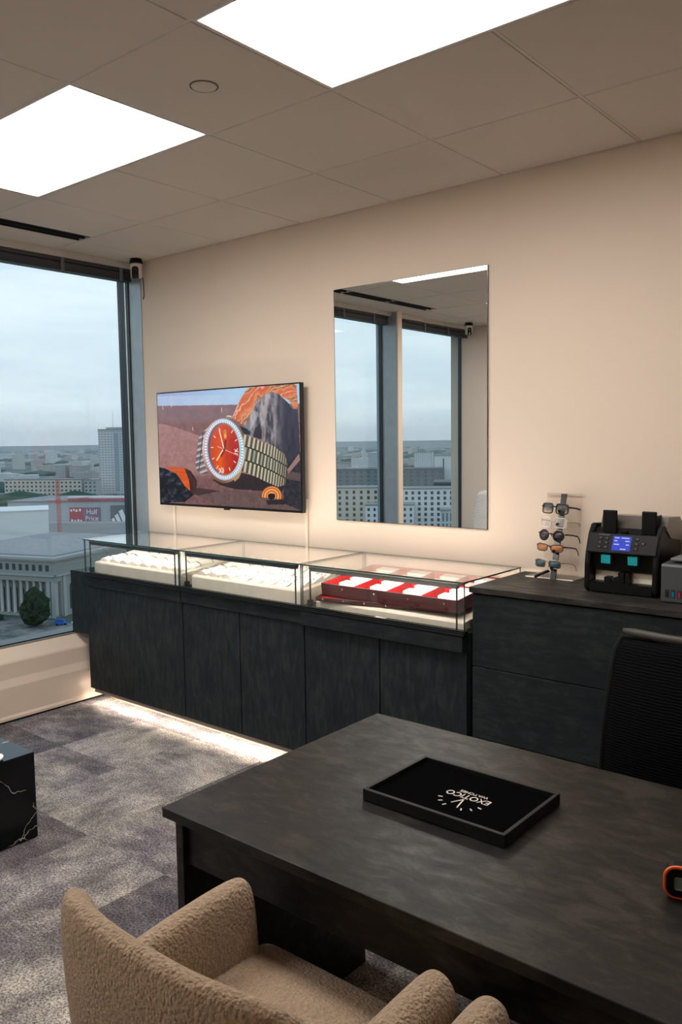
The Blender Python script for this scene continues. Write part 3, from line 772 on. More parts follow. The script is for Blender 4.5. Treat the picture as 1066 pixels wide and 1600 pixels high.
# ------------------------------------------------------------------ sunglasses stand
st = thing('sunglasses_stand', 'clear acrylic sunglasses stand with a black spine on the worktop', 'display stand', (0, 0, 0))
obj('base', one(lambda b: box(b, 2.785, 3.0, -.135, -.006, WT, WT+.005, .001)), ACRYL, st)
obj('base_edge', one(lambda b: (box(b, 2.785, 3.0, -.1365, -.1355, WT, WT+.005), box(b, 3.0005, 3.0015, -.135, -.006, WT, WT+.005))), mat('acrylic_edge', (.85, .75, .66), .3), st)
def plate(b):
    prism(b, [(2.825, 0), (2.985, 0), (2.985, .35), (2.825, .35)], -.0, .003, 'y')
o = obj('back_plate', one(plate), ACRYL, st); o.location = (0, -.050, WT+.006); o.rotation_euler = (-.10, 0, 0)
o = obj('plate_edge', one(lambda b: box(b, 2.825, 2.985, -.0005, .0035, .3502, .352)), mat('acrylic_edge_dark', (.45, .38, .32), .3), st); o.location = (0, -.050, WT+.006); o.rotation_euler = (-.10, 0, 0)
def spine_y(z): return -.150+(z-WT)*(.105/.35)
def spine(b):
    n = 8
    for k in range(n):
        z0 = WT+.001+k*.355/n; z1 = WT+.001+(k+1)*.355/n
        vs = [b.verts.new((2.917+sx*.012, spine_y(z)+sy*.004, z)) for z in (z0, z1) for sx, sy in ((-1, -1), (1, -1), (1, 1), (-1, 1))]
        for f in ((0, 1, 2, 3), (7, 6, 5, 4), (0, 4, 5, 1), (1, 5, 6, 2), (2, 6, 7, 3), (3, 7, 4, 0)): b.faces.new([vs[i] for i in f])
obj('spine', one(spine), BLACKG, st)
for z in (1.30, 1.245, 1.185, 1.135, 1.065):   # the little acrylic noses that hold the frames
    y = spine_y(z)
    obj('nose_holder', one(lambda b: prism(b, [(y-.004, z), (y-.024, z-.002), (y-.030, z+.010), (y-.012, z+.016), (y-.003, z+.014)], 2.911, 2.923, 'x')), BLACKG, st)

def glasses(z, shape, frame_m, lens_m, label, temple_m=None, wz=1.0, dx=0., thick=.0022, open_=True):
    y = spine_y(z)-.026
    root = thing('sunglasses', label, 'sunglasses', (2.893+dx, y, z)); root.rotation_euler = (-.12, .02, -.12)
    temple_m = temple_m or frame_m
    for s in (-1, 1):
        n = 28; pts = []
        for k in range(n):
            a = 2*PI*k/n; ca, sa = math.cos(a), math.sin(a); e = {'round': 1.0, 'square': .45, 'rect': .5, 'cat': .65}[shape]
            hx = {'round': .024, 'square': .0265, 'rect': .027, 'cat': .0265}[shape]; hz = {'round': .0225, 'square': .021, 'rect': .017, 'cat': .0145}[shape]*wz
            x = math.copysign(abs(ca)**e, ca)*hx; zz = math.copysign(abs(sa)**e, sa)*hz
            if shape == 'cat' and zz > 0: zz += .004*(x*s > 0)*(abs(x)/hx)
            pts.append(Vector((s*.0345+x, .004*((s*.0345+x)/.06)**2*2, zz)))
        bm = bmesh.new(); c = bm.verts.new(Vector((s*.0345, -.0015, 0))); vs = [bm.verts.new(p) for p in pts]
        for k in range(n): bm.faces.new((c, vs[k], vs[(k+1) % n]))
        r = bmesh.ops.extrude_face_region(bm, geom=bm.faces[:]); bmesh.ops.translate(bm, vec=(0, .0015, 0), verts=[g for g in r['geom'] if isinstance(g, bmesh.types.BMVert)])
        obj('lens', bm, lens_m, root, smooth=True)
        bm = bmesh.new(); tube(bm, pts, thick, 8, closed=True); obj('rim', bm, frame_m, root)
        bm = bmesh.new()
        if open_: tp = [(s*.063, .006, .008), (s*.0665, .012, .009), (s*.067, .06, .008), (s*.066, .105, .004), (s*.065, .125, -.012), (s*.064, .131, -.024)]
        else: tp = [(s*.060, .008, .004), (s*.02, .013, .0), (-s*.03, .014, -.002), (-s*.05, .014, -.010)]
        tube(bm, tp, thick*.85, 8, flat=1.7, upv=(1, 0, 0)); obj('temple', bm, temple_m, root)
    bm = bmesh.new(); tube(bm, [(-.011, -.001, .006), (0, -.002, .009), (.011, -.001, .006)], thick*1.2, 8); obj('bridge', bm, frame_m, root)
    return root
def lensmat(name, c, a):
    m = bpy.data.materials.new(name); m.use_nodes = True; t = NT(m.node_tree); b = t.n['Principled BSDF']
    b.inputs['Base Color'].default_value = (*c, 1); b.inputs['Roughness'].default_value = .05
    tr = t.new('BsdfTransparent'); mx = t.new('MixShader'); mx.inputs[0].default_value = a
    if name == 'lens_gradient':
        tc_ = t.new('TexCoord'); s_ = t.new('SeparateXYZ'); t.l.new(tc_.outputs['Object'], s_.inputs[0])
        f = t.ramp(t.math('ADD', t.math('MULTIPLY', s_.outputs[2], 25.), .5), [(0, (.08,)*3), (1, (.95,)*3)]); t.l.new(f, mx.inputs[0])
    t.l.new(tr.outputs[0], mx.inputs[1]); t.l.new(b.outputs[0], mx.inputs[2]); t.l.new(mx.outputs[0], t.n['Material Output'].inputs[0]); return m
FBLK = mat('frame_black', (.012, .012, .013), .25); FCLR = mat('frame_clear', (.75, .68, .62), .15); FBRN = mat('frame_tortoise', (.10, .045, .02), .25); FGLD = mat('frame_gold', (.7, .5, .3), .25, 1.0)
glasses(1.316, 'square', FBLK, lensmat('lens_gradient', (.10, .11, .12), .8), 'square sunglasses with fading grey lenses, topmost on the stand', thick=.0026)
glasses(1.258, 'square', FCLR, lensmat('lens_clear', (.8, .76, .72), .18), 'clear square glasses below the topmost pair on the stand', temple_m=FCLR)
glasses(1.204, 'round', FBLK, lensmat('lens_violet', (.045, .035, .045), .85), 'round dark violet sunglasses in the middle of the stand', thick=.0022)
glasses(1.153, 'cat', FBRN, lensmat('lens_amber', (.55, .24, .10), .7), 'narrow cat-eye glasses with amber lenses on the stand', temple_m=FBLK)
glasses(1.088, 'rect', FGLD, lensmat('lens_blue', (.05, .10, .13), .85), 'rectangular sunglasses with blue-grey lenses, lowest open pair on the stand', temple_m=FGLD, thick=.0014)
# folded pair at the foot
o = thing('folded_glasses', 'folded black glasses standing at the foot of the stand', 'sunglasses', (2.872, -.155, WT+.018)); o.rotation_euler = (0, -.25, .5)
bm = bmesh.new(); tube(bm, [(-.032, 0, -.004), (-.025, -.004, .006), (0, -.004, .009), (.03, 0, .011)], .0055, 8, flat=.5); obj('rim', bm, FBLK, o)
bm = bmesh.new(); tube(bm, [(-.030, .008, -.006), (0, .010, .002), (.035, .010, .006)], .003, 8); obj('temple', bm, FBLK, o)

# ------------------------------------------------------------------ money counter
mc = thing('money_counter', 'black banknote counting machine with a blue display and teal clips', 'machine', (3.262, -.275, WT), 0.0)
hw = .140
MCB = mat('counter_plastic', (.004, .0045, .005), .4, spec=.18); MCG = mat('counter_panel', (.004, .0045, .006), .35, spec=.2)
# side cheeks with the curved front
side = [(-.028, .006), (-.036, .02), (-.034, .11), (-.026, .155), (.0, .225), (.03, .262), (.20, .248), (.235, .20), (.235, .0), (-.02, .0)]
for s in (-1, 1):
    bm = bmesh.new(); prism(bm, side, s*hw-(.020 if s > 0 else 0), s*hw+(.020 if s < 0 else 0), 'x')
    bmesh.ops.bevel(bm, geom=bm.edges[:], offset=.004, segments=2, affect='EDGES'); obj('side_panel', bm, MCB, mc)
bm = bmesh.new(); prism(bm, [(.03, .075), (.0, .085), (-.012, .150), (.012, .215), (.04, .245), (.19, .240), (.22, .20), (.22, .004), (.06, .004)], -hw+.02, hw-.02, 'x'); obj('body', bm, MCB, mc)
# control panel, tilted
cp = bpy.data.objects.new('control_panel', None)
bm = bmesh.new(); box(bm, -hw+.006, hw-.006, -.005, .004, -.041, .041, .004, 2)
cp = obj('control_panel', bm, MCG, mc); cp.location = (0, -.012, .190); cp.rotation_euler = (-.42, 0, 0)
SCRB = emat('display_blue', (.08, .11, .75), .75)
obj('display', one(lambda b: box(b, -.036, .034, -.0065, -.0045, -.028, .029)), SCRB, cp)
tw = emat('display_text', (.55, .65, .95), .8)
for k, (x0, x1, z) in enumerate([(-.03, -.012, .022), (-.004, .026, .022), (-.03, -.018, .010), (-.03, -.010, -.004), (.012, .028, .010), (.016, .028, -.004), (-.004, .018, -.022)]):
    obj('display_line', one(lambda b: box(b, x0, x1, -.0070, -.0066, z-.0022, z+.0022)), tw, cp)
BTN = mat('button_grey', (.16, .16, .17), .4)
for (x, z) in [(-.085, .018), (-.060, .018), (-.085, .0), (-.060, .0), (-.085, -.018), (-.060, -.018), (.056, .020), (.056, .001), (.056, -.018), (.080, .004)]:
    bt = obj('button', one(lambda b: box(b, x-.0085, x+.0085, -.0075, -.005, z-.005, z+.005, .0012)), MCB, cp)
    obj('button_mark', one(lambda b: (box(b, x-.005, x+.005, -.0079, -.0075, z+.001, z+.0025), box(b, x-.004, x+.003, -.0079, -.0075, z-.003, z-.0018))), BTN, bt)
obj('name_strip', one(lambda b: [box(b, -.094+k*.0055, -.0905+k*.0055, -.0056, -.005, .0305, .0335) for k in range(8)]), BTN, cp)
# hopper guides on the top
for s, xx in ((-1, -.062), (1, .088)):
    bm = bmesh.new(); box(bm, xx-.028, xx+.028, .018, .028, .225, .315, .004, 2); box(bm, xx+s*.026-.003, xx+s*.026+.003, .02, .075, .235, .300, .002); obj('hopper_guide', bm, MCB, mc)
o = obj('rear_cover', one(lambda b: prism(b, [(.05, .245), (.07, .292), (.20, .285), (.236, .255), (.236, .19), (.10, .21)], -hw+.03, hw+.004, 'x')), mat('smoked_cover', (.09, .078, .066), .18, spec=.6), mc)
o = obj('centre_knob', one(lambda b: box(b, -.012, .012, .0, .02, .228, .24, .003)), MCB, mc)
# teal clips, lower pocket, cream panel painted for the light seen through it
TEAL = mat('teal_rubber', (.0, .33, .37), .5)
for xx in (-.058, .045): obj('teal_clip', one(lambda b: prism(b, [(-.020, .112), (-.027, .114), (-.028, .145), (-.018, .148)], xx-.018, xx+.018, 'x')), TEAL, mc)
obj('lower_front', one(lambda b: (prism(b, [(-.034, .004), (-.034, .036), (-.024, .040), (.03, .040), (.03, .004)], -hw+.021, hw-.021, 'x'))), MCB, mc)
bxo('pocket_painted_light', CREAMB, mc, -hw+.024, hw-.024, .02, .024, .036, .078)
for a, b_ in ((-.066, -.045), (-.012, .010), (.016, .028), (-.030, -.012)):
    bxo('stacker_finger', MCB, mc, a, b_, -.02, .018, .038, .060 if a != .016 and a != -.012 else .080)

# ------------------------------------------------------------------ printer
pr = thing('printer', 'grey ink tank printer with coloured ink windows at the worktop end', 'printer', (3.432, -.358, WT))
PG = mat('printer_grey', (.055, .062, .070), .45); PGT = mat('printer_top', (.15, .155, .16), .4)
bm = bmesh.new(); prism(bm, [(0, .004), (0, .130), (.006, .138), (.32, .150), (.335, .14), (.335, .004)], 0, .40, 'x'); obj('body', bm, PG, pr)
bxo('lid', PGT, pr, .02, .39, .03, .32, .146, .158, .004)
bxo('foot_base', BLACKM, pr, .01, .39, .01, .32, 0, .004)
for k, c in enumerate([(.01, .01, .012), (.0, .18, .28), (.36, .01, .06), (.5, .38, .0)]):
    f = obj('ink_window', one(lambda b: box(b, .014+k*.0215, .029+k*.0215, -.0012, .0008, .018, .048, .0015)), mat('ink_recess', (.02, .02, .024), .3), pr)
    obj('ink_level', one(lambda b: box(b, .0175+k*.0215, .0255+k*.0215, -.0020, -.0012, .021, .040)), mat('ink_%d' % k, c, .2), f)
bxo('control_strip', BLACKG, pr, .10, .36, -.0012, .0008, .085, .125)

# ================================================================== DESK
dk = thing('desk', 'large dark oxidised laminate office desk', 'desk')
bxo('desktop', DESKW, dk, 2.868, 5.05, -2.166, -1.312, .725, .750, .0015)
bxo('end_panel', DESKW, dk, 2.884, 2.910, -2.140, -1.44, .0, .7245, .001)
bxo('end_panel', DESKW, dk, 5.0, 5.026, -2.140, -1.44, .0, .7245, .001)
bxo('apron', DESKW, dk, 2.911, 4.999, -2.125, -2.105, .605, .7245, .001)
bxo('back_rail', DESKW, dk, 2.911, 4.999, -1.47, -1.45, .605, .7245, .001)

# presentation tray with lettering
tr = thing('presentation_tray', 'black velvet presentation tray with white lettering on the desk', 'tray', (3.416, -1.708, .7505), -.008)
TRM = mat('tray_leather', (.010, .0105, .0115), .5, spec=.25); VEL = mat('black_velvet', (.0015, .0015, .0018), 1.0, spec=.02)
hx, hy, th, hh = .192, .134, .010, .028
bm = bmesh.new()
box(bm, -hx, hx, -hy, -hy+th, 0, hh, .001); box(bm, -hx, hx, hy-th, hy, 0, hh, .001); box(bm, -hx, -hx+th, -hy+th, hy-th, 0, hh, .001); box(bm, hx-th, hx, -hy+th, hy-th, 0, hh, .001)
obj('tray_rim', bm, TRM, tr)
bxo('velvet_pad', VEL, tr, -hx+th, hx-th, -hy+th, hy-th, 0, .0175)
INK = mat('white_print', (.78, .72, .68), .6)
lx, ly, lz = .022, .0, .0180
text_mesh('lettering', 'EXOTICO', .0315, INK, tr, (lx, ly, lz), (0, 0, PI), sx=.86)
text_mesh('lettering', 'WATCHES', .0145, INK, tr, (lx+.003, ly+.022, lz), (0, 0, PI), sx=1.12)
def stroke(b, x0, y0, x1, y1, w0, w1=None):
    w1 = w0 if w1 is None else w1; d = Vector((x1-x0, y1-y0)).normalized(); n_ = Vector((-d.y, d.x))
    prism(b, [(x0+n_.x*w0, y0+n_.y*w0), (x1+n_.x*w1, y1+n_.y*w1), (x1-n_.x*w1, y1-n_.y*w1), (x0-n_.x*w0, y0-n_.y*w0)], lz-.0003, lz+.0005, 'z')
bm = bmesh.new(); ox, oy = lx-.002, ly-.018
stroke(bm, ox, oy, ox+.010, oy-.046, .0017, .0013); stroke(bm, ox, oy, ox-.016, oy-.030, .0017, .0013)
obj('hands_mark', bm, INK, tr)
for a in (18, 42, 66, 114, 138, 162, 0.01, 180):
    if a == 0.01 or a == 180: continue
    ca, sa = math.cos(math.radians(a)), math.sin(math.radians(a)); r0, r1 = .046, .056
    obj('tick_mark', one(lambda b: stroke(b, ox+ca*r0*1.1, oy-.002-sa*r0, ox+ca*r1*1.1, oy-.002-sa*r1, .0016)), INK, tr)

# tape measure at the right
tp = thing('tape_measure', 'black tape measure with an orange rim at the right edge of the desk', 'tape measure', (3.957, -1.796, .7505), .35)
OR = mat('orange_rubber', (.80, .12, .02), .45)
def rr_prof(w_, h_, r_, n=6):
    pts = []
    for cx_, cz_, a0 in ((w_/2-r_, r_, -90), (w_/2-r_, h_-r_, 0), (-w_/2+r_, h_-r_, 90), (-w_/2+r_, r_, 180)):
        for k in range(n+1):
            a = math.radians(a0+90*k/n); pts.append((cx_+r_*math.cos(a), cz_+r_*math.sin(a)))
    return pts
obj('case', one(lambda b: prism(b, rr_prof(.060, .056, .018), -.018, .018, 'y')), BLACKM, tp)
P = [Vector((x, 0, z)) for x, z in rr_prof(.064, .058, .020)]
for yy in (-.015,):
    bm = bmesh.new(); tube(bm, [(p.x, yy, p.z+.0015) for p in P], .0036, 8, closed=True); obj('rubber_rim', bm, OR, tp)
bxo('belt_clip', OR, tp, .0, .022, -.006, .006, .0565, .064, .002)
bxo('label_plate', mat('label_grey', (.20, .25, .23), .4), tp, -.016, .016, -.0195, -.018, .018, .042, .003)

# ================================================================== TUB ARMCHAIRS
def smooth_box(bm, pts8, cuts=0):
    v = [bm.verts.new(p) for p in pts8]
    for f in ((0, 3, 2, 1), (4, 5, 6, 7), (0, 1, 5, 4), (1, 2, 6, 5), (2, 3, 7, 6), (3, 0, 4, 7)): bm.faces.new([v[i] for i in f])
def finish(o, bev, seg=4, sub=1):
    m = o.modifiers.new('b', 'BEVEL'); m.width = bev; m.segments = seg; m.limit_method = 'ANGLE'; m.angle_limit = .5
    if sub: s = o.modifiers.new('s', 'SUBSURF'); s.levels = s.render_levels = sub
    for p in o.data.polygons: p.use_smooth = True
def armchair(bm_mat, label, loc, rz, group, backh=.872, name='tub_armchair'):
    root = thing(name, label, 'armchair', loc, rz, group)
    # seat cushion, slightly crowned
    bm = bmesh.new(); n = 8; g = []
    for i in range(n+1):
        row = []
        for j in range(n+1):
            u, v_ = i/n*2-1, j/n*2-1
            row.append(bm.verts.new((u*.245, .015+v_*.235, .548+.016*(1-u*u)*(1-v_*v_)-.02*max(0, v_)**6)))
        g.append(row)
    for i in range(n):
        for j in range(n): bm.faces.new((g[i][j], g[i+1][j], g[i+1][j+1], g[i][j+1]))
    r = bmesh.ops.extrude_face_region(bm, geom=bm.faces[:]); vs = [x for x in r['geom'] if isinstance(x, bmesh.types.BMVert)]
    for x in vs: x.co.z = .35
    o = obj('seat', bm, bm_mat, root); finish(o, .03, 4, 1)
    # arms: full rounded blocks leaning outwards, top sloping back-to-front
    for s in (-1, 1):
        bm = bmesh.new(); sec = []
        for yy, zt, xo, xi, fr in ((-.235, .67, .285, .205, 0), (-.10, .688, .290, .205, 0), (.05, .698, .294, .205, 0), (.140, .700, .294, .205, 0), (.176, .697, .292, .206, 0), (.186, .690, .286, .212, 1)):
            ring = []
            for (a, b_) in ((xi-.005, .33), (xi-.008, .50), (xi+.002, zt-.04), (xi+.016, zt-.005), ((xi+xo)/2, zt), (xo-.020, zt-.008), (xo, zt-.045), (xo-.010, .52), (xo-.04, .33)):
                ring.append(bm.verts.new((s*a, yy-.0+(0 if not fr else 0), b_)))
            sec.append(ring)
        for a, b_ in zip(sec, sec[1:]):
            for k in range(9): bm.faces.new((a[k], a[(k+1) % 9], b_[(k+1) % 9], b_[k]))
        bm.faces.new(sec[0]); bm.faces.new(sec[-1][::-1])
        o = obj('armrest', bm, bm_mat, root)
        m = o.modifiers.new('s', 'SUBSURF'); m.levels = m.render_levels = 3
        for p in o.data.polygons: p.use_smooth = True
    # backrest: curved shell wrapping round the arms, flared, with a soft rolled top
    bm = bmesh.new(); NA = 28; rings = []
    for i in range(NA+1):
        u = i/NA*2-1; a = u*1.12
        e = abs(u)**3
        top = backh - .045*abs(u)**5 - .01*u*u
        ring = []
        for (d, fz) in ((.060, .0), (.058, .35), (.050, .75), (.036, .95), (.010, 1.0), (-.016, .985), (-.030, .90), (-.034, .6), (-.028, .3), (-.024, .0)):
            z = .33+(top-.33)*fz
            fl = .228+.045*(z-.33)/(backh-.33)           # flare with height
            # superellipse plan: flat back, round corners
            px = math.copysign(abs(math.sin(a))**.80, u)*(fl+.012)/abs(math.sin(1.12))**.80
            py = -(abs(math.cos(a))**.62)*.21/1.0-.034
            nx, ny = math.sin(a), -math.cos(a); L = math.hypot(nx, ny)
            lean = -.030*(z-.33)/(backh-.33)
            ring.append(bm.verts.new((px+nx*(-d)*.9, py+lean+ny*(-d), z)))
        rings.append(ring)
    K = 10
    for a, b_ in zip(rings, rings[1:]):
        for k in range(K): bm.faces.new((a[k], a[(k+1) % K], b_[(k+1) % K], b_[k]))
    bm.faces.new(rings[0]); bm.faces.new(rings[-1][::-1])
    o = obj('backrest', bm, bm_mat, root)
    m = o.modifiers.new('s', 'SUBSURF'); m.levels = m.render_levels = 2
    for p in o.data.polygons: p.use_smooth = True
    # seat frame and legs
    o = bxo('seat_frame', bm_mat, root, -.22, .22, -.20, .20, .27, .36); finish(o, .02, 3, 0)
    for sx in (-1, 1):
        for sy in (-1, 1):
            obj('leg', one(lambda b: cyl(b, (sx*.18, sy*.16, .28), (sx*.23, sy*.21, 0.0), .016, .010, 14)), BLACKM, root)
    return root
A1 = armchair(BOUCLE, 'tan boucle tub armchair pulled up to the desk, nearest the camera in full', (3.425, -2.376, 0), 0, 'tan boucle armchairs at the desk')
dup(A1, (4.030, -2.37, 0), .03, 'tan boucle tub armchair cut off at the bottom right, only its arm showing')

# white high-backed lounge chair across the room (seen in the mirror)
wc = thing('lounge_chair', 'white high-backed lounge chair under the opposite wall, seen in the mirror', 'armchair', (.69, -3.60, 0), 0)
bm = bmesh.new(); rings = []
for i in range(15):
    z = .38+.75*i/14; f = i/14
    hwid = .40-.035*f-.11*max(0, f-.72)**1.6*3.2; ring = []
    for k in range(20):
        a = 2*PI*k/20; ca, sa = math.cos(a), math.sin(a)
        ring.append(bm.verts.new((math.copysign(abs(ca)**.45, ca)*hwid, math.copysign(abs(sa)**.7, sa)*(.085-.02*f)-.06*f, z)))
    rings.append(ring)
for a, b_ in zip(rings, rings[1:]):
    for k in range(20): bm.faces.new((a[k], a[(k+1) % 20], b_[(k+1) % 20], b_[k]))
bm.faces.new(rings[0][::-1]); bm.faces.new(rings[-1])
o = obj('backrest', bm, BOUCLEW, wc); s = o.modifiers.new('s', 'SUBSURF'); s.levels = s.render_levels = 1
for p in o.data.polygons: p.use_smooth = True
o = bxo('seat', BOUCLEW, wc, -.33, .33, .05, .62, .30, .46); finish(o, .06, 4, 1)
for s in (-1, 1):
    o = bxo('armrest', BOUCLEW, wc, s*.40-.07, s*.40+.07, .0, .60, .16, .62); finish(o, .055, 4, 1)
for sx in (-1, 1):
    for yy in (.05, .55): obj('leg', one(lambda b: cyl(b, (sx*.3, yy, .30), (sx*.32, yy, 0), .018, .012, 12)), BLACKM, wc)

# ------------------------------------------------------------------ black mesh office chair behind the desk
def _mesh(t, b):
    v = t.coords(scale=(1, 1, 1)); wv = t.new('TexWave', wave_type='BANDS', bands_direction='Z'); t.l.new(v, wv.inputs['Vector'])
    wv.inputs['Scale'].default_value = 34; wv.inputs['Distortion'].default_value = 3; wv.inputs['Detail'].default_value = 2
    c = t.ramp(wv.outputs['Fac'], [(.4, (.0012, .0015, .0018)), (.6, (.0045, .005, .006))]); t.l.new(c, b.inputs['Base Color'])
    t.l.new(t.bump(wv.outputs['Fac'], .5, .003), b.inputs['Normal'])
MESHF = mat('chair_mesh', rough=.8, spec=.06, fn=_mesh)
CFR = mat('chair_frame', (.004, .004, .004), .6, spec=.15)
oc = thing('office_chair', 'black mesh office chair behind the desk at the right', 'office chair', (3.712, -.86, 0), .04)
bm = bmesh.new(); n, mm = 14, 18; g = []
def bkshape(u, f):
    z = .52+.475*f; hwid = .275-.030*f-.016*max(0, (f-.93)/.07)**2
    yy = .02-.030*math.sin(f*PI)+.05*f
    return Vector((u*hwid, -.10-.045*u*u*-1+yy, z))
for i in range(n+1):
    g.append([bm.verts.new(bkshape(i/n*2-1, j/mm)) for j in range(mm+1)])
for i in range(n):
    for j in range(mm): bm.faces.new((g[i][j], g[i+1][j], g[i+1][j+1], g[i][j+1]))
r = bmesh.ops.extrude_face_region(bm, geom=bm.faces[:]); bmesh.ops.translate(bm, vec=(0, .018, 0), verts=[x for x in r['geom'] if isinstance(x, bmesh.types.BMVert)])
obj('backrest', bm, MESHF, oc, smooth=True)
bm = bmesh.new()
loop = [bkshape(-1, f/10)+Vector((0, .009, 0)) for f in range(11)]+[bkshape(u/5, 1)+Vector((0, .009, .006+.012*(1-(u/5)**2))) for u in range(-4, 5)]+[bkshape(1, 1-f/10)+Vector((0, .009, 0)) for f in range(11)]
tube(bm, loop, .013, 8, closed=False); obj('back_frame', bm, CFR, oc)
bm = bmesh.new(); tube(bm, [bkshape(u/6, 1)+Vector((0, .005, .020)) for u in range(-6, 7)], [.008]+[.014]*11+[.008], 8, flat=.8); obj('handle_rail', bm, mat('rail_grey', (.036, .032, .028), .5), oc)
o = bxo('seat', MESHF, oc, -.24, .24, -.50, -.03, .44, .51); finish(o, .03, 4, 1)
obj('back_post', one(lambda b: tube(b, [(0, -.15, .46), (0, .0, .46), (0, .01, .60), (0, -.03, .75)], .022, 8)), CFR, oc)
obj('gas_column', one(lambda b: cyl(b, (0, -.27, .10), (0, -.27, .44), .026, .022, 16)), CFR, oc)
for k in range(5):
    a = 2*PI*k/5+.3; d = Vector((math.cos(a), math.sin(a), 0))
    lg = obj('star_leg', one(lambda b: tube(b, [Vector((0, -.27, .115))+d*.02, Vector((0, -.27, .085))+d*.29], [.022, .014], 8)), CFR, oc)
    cst = Vector((0, -.27, .028))+d*.285; pv = Vector((-d.y, d.x, 0))
    obj('caster', one(lambda b: (cyl(b, cst-pv*.022, cst+pv*.022, .027, n=16), cyl(b, cst, cst+Vector((0, 0, .06)), .008, n=8))), BLACKM, lg)

# ------------------------------------------------------------------ marble cube table at the left
tb = thing('marble_side_table', 'black marble cube side table with white veins at the left edge', 'side table', (1.345-.25, -1.635-.30, 0))
bm = bmesh.new(); box(bm, -.25, .25, -.30, .30, 0.004, .362, .0015); obj('block', bm, MARBLE, tb)
bxo('base_plate', BLACKM, tb, -.23, .23, -.28, .28, 0, .004)
cu = thing('coaster', 'small pale round dish on the marble side table, cut by the left edge', 'dish', (1.298, -1.800, .3625))
obj('dish', one(lambda b: lathe(b, [(.0, 0), (.040, 0), (.050, .006), (.052, .014), (.049, .014), (.045, .008), (.0, .006)], n=32)), PINK, cu)
# ================================================================== THE CITY OUTSIDE (ground 63 m below the office floor)
GZ = -63.0
def _ground(t, b):
    v = t.coords(); n = t.noise(v, .006, 6, .65); n2 = t.noise(v, .03, 4, .7)
    f = t.math('ADD', t.math('MULTIPLY', n, .6), t.math('MULTIPLY', n2, .4))
    c = t.ramp(f, [(.38, (.05, .085, .06)), (.47, (.09, .12, .10)), (.53, (.20, .21, .20)), (.64, (.30, .30, .29))])
    t.l.new(c, b.inputs['Base Color'])
GROUND = mat('city_ground', rough=.95, spec=.05, fn=_ground)
PAVE = mat('asphalt_square', rough=.9, fn=lambda t, b: t.l.new(t.ramp(t.noise(t.coords(), .12, 6, .7), [(.36, (.05, .075, .06)), (.48, (.12, .125, .12)), (.56, (.19, .185, .175)), (.66, (.26, .255, .24))]), b.inputs['Base Color']))
struct('ground', one(lambda b: prism(b, [(45000*math.cos(2*PI*k/48), 45000*math.sin(2*PI*k/48)) for k in range(48)], GZ-.5, GZ, 'z')), GROUND, 'city ground far below the window')
o = tag(obj('paved_square', one(lambda b: prism(b, [(-330, 60), (-120, 60), (-120, 190), (-268, 158), (-330, 138)], GZ, GZ+.06, 'z')), PAVE), 'grey paved square below the colonnaded palace', 'square'); o['kind'] = 'structure'

def fac(name, c, c2, sx, sz, fx=.5, fz=.55):
    """facade with a regular pattern of windows too far away to tell apart"""
    def fn(t, b):
        tc_ = t.new('TexCoord'); s = t.new('SeparateXYZ'); t.l.new(tc_.outputs['Object'], s.inputs[0])
        hx_ = t.math('ADD', s.outputs[0], s.outputs[1])
        fxv = t.math('FRACT', t.math('MULTIPLY', hx_, 1/sx)); fzv = t.math('FRACT', t.math('MULTIPLY', s.outputs[2], 1/sz))
        a = t.math('MULTIPLY', t.math('LESS_THAN', fxv, fx), t.math('LESS_THAN', fzv, fz))
        g = t.new('NewGeometry'); s2 = t.new('SeparateXYZ'); t.l.new(g.outputs['Normal'], s2.inputs[0])
        a = t.math('MULTIPLY', a, t.math('LESS_THAN', t.math('ABSOLUTE', s2.outputs[2]), .5))
        nn = t.noise(t.coords(), .05, 3); base = t.ramp(nn, [(.3, tuple(x*.88 for x in c)), (.7, c)])
        t.l.new(t.mix(a, base, c2), b.inputs['Base Color'])
    return mat(name, rough=.8, spec=.2, fn=fn)
CB = {'cream': mat('facade_cream', (.62, .56, .46), .85), 'grey': mat('facade_grey', (.42, .43, .43), .85), 'white': mat('facade_white', (.72, .73, .73), .8),
      'stone': mat('palace_stone', (.30, .30, .275), .85), 'roof': mat('flat_roof', (.27, .275, .28), .9), 'dark': mat('dark_roof', (.11, .13, .14), .8),
      'win': mat('city_window', (.05, .07, .08), .25), 'glassy': mat('glass_facade', (.03, .075, .10), .2), 'stonel': mat('palace_trim', (.36, .37, .36), .8)}

def building(name, label, cat, x, y, rz, w_, d_, h_, m, roof=None, nx=0, nz=0, ww=1.6, wh=1.7, group=None, parapet=.8, sides=('f',), zoff=0):
    """block whose front face runs along local x at local y=0, body towards +y"""
    root = thing(name, label, cat, (x, y, GZ), rz, group)
    bxo('walls', m, root, 0, w_, 0, d_, 0, h_)
    obj('roof', one(lambda b: (box(b, -.4, w_+.4, -.4, d_+.4, h_, h_+parapet))), roof or CB['roof'], root)
    wm = None; cnt = 0
    for face in sides:
        L = w_ if face == 'f' else d_
        nn = nx if face == 'f' else max(1, int(nx*d_/w_))
        for i in range(nn):
            for k in range(nz):
                if cnt >= 96: break
                s = L/nn*(i+.5); z = h_*(k+.62)/(nz+.3)
                if wm is None:
                    bm = bmesh.new(); box(bm, -ww/2, ww/2, -.12, .05, -wh/2, wh/2); o = obj('window', bm, CB['win'], root); wm = o
                else: o = wm.copy(); C.objects.link(o)
                if face == 'f': o.location = (s, 0, z)
                elif face == 'r': o.location = (w_, s, z); o.rotation_euler = (0, 0, PI/2)
                else: o.location = (0, s, z); o.rotation_euler = (0, 0, -PI/2)
                cnt += 1
    return root
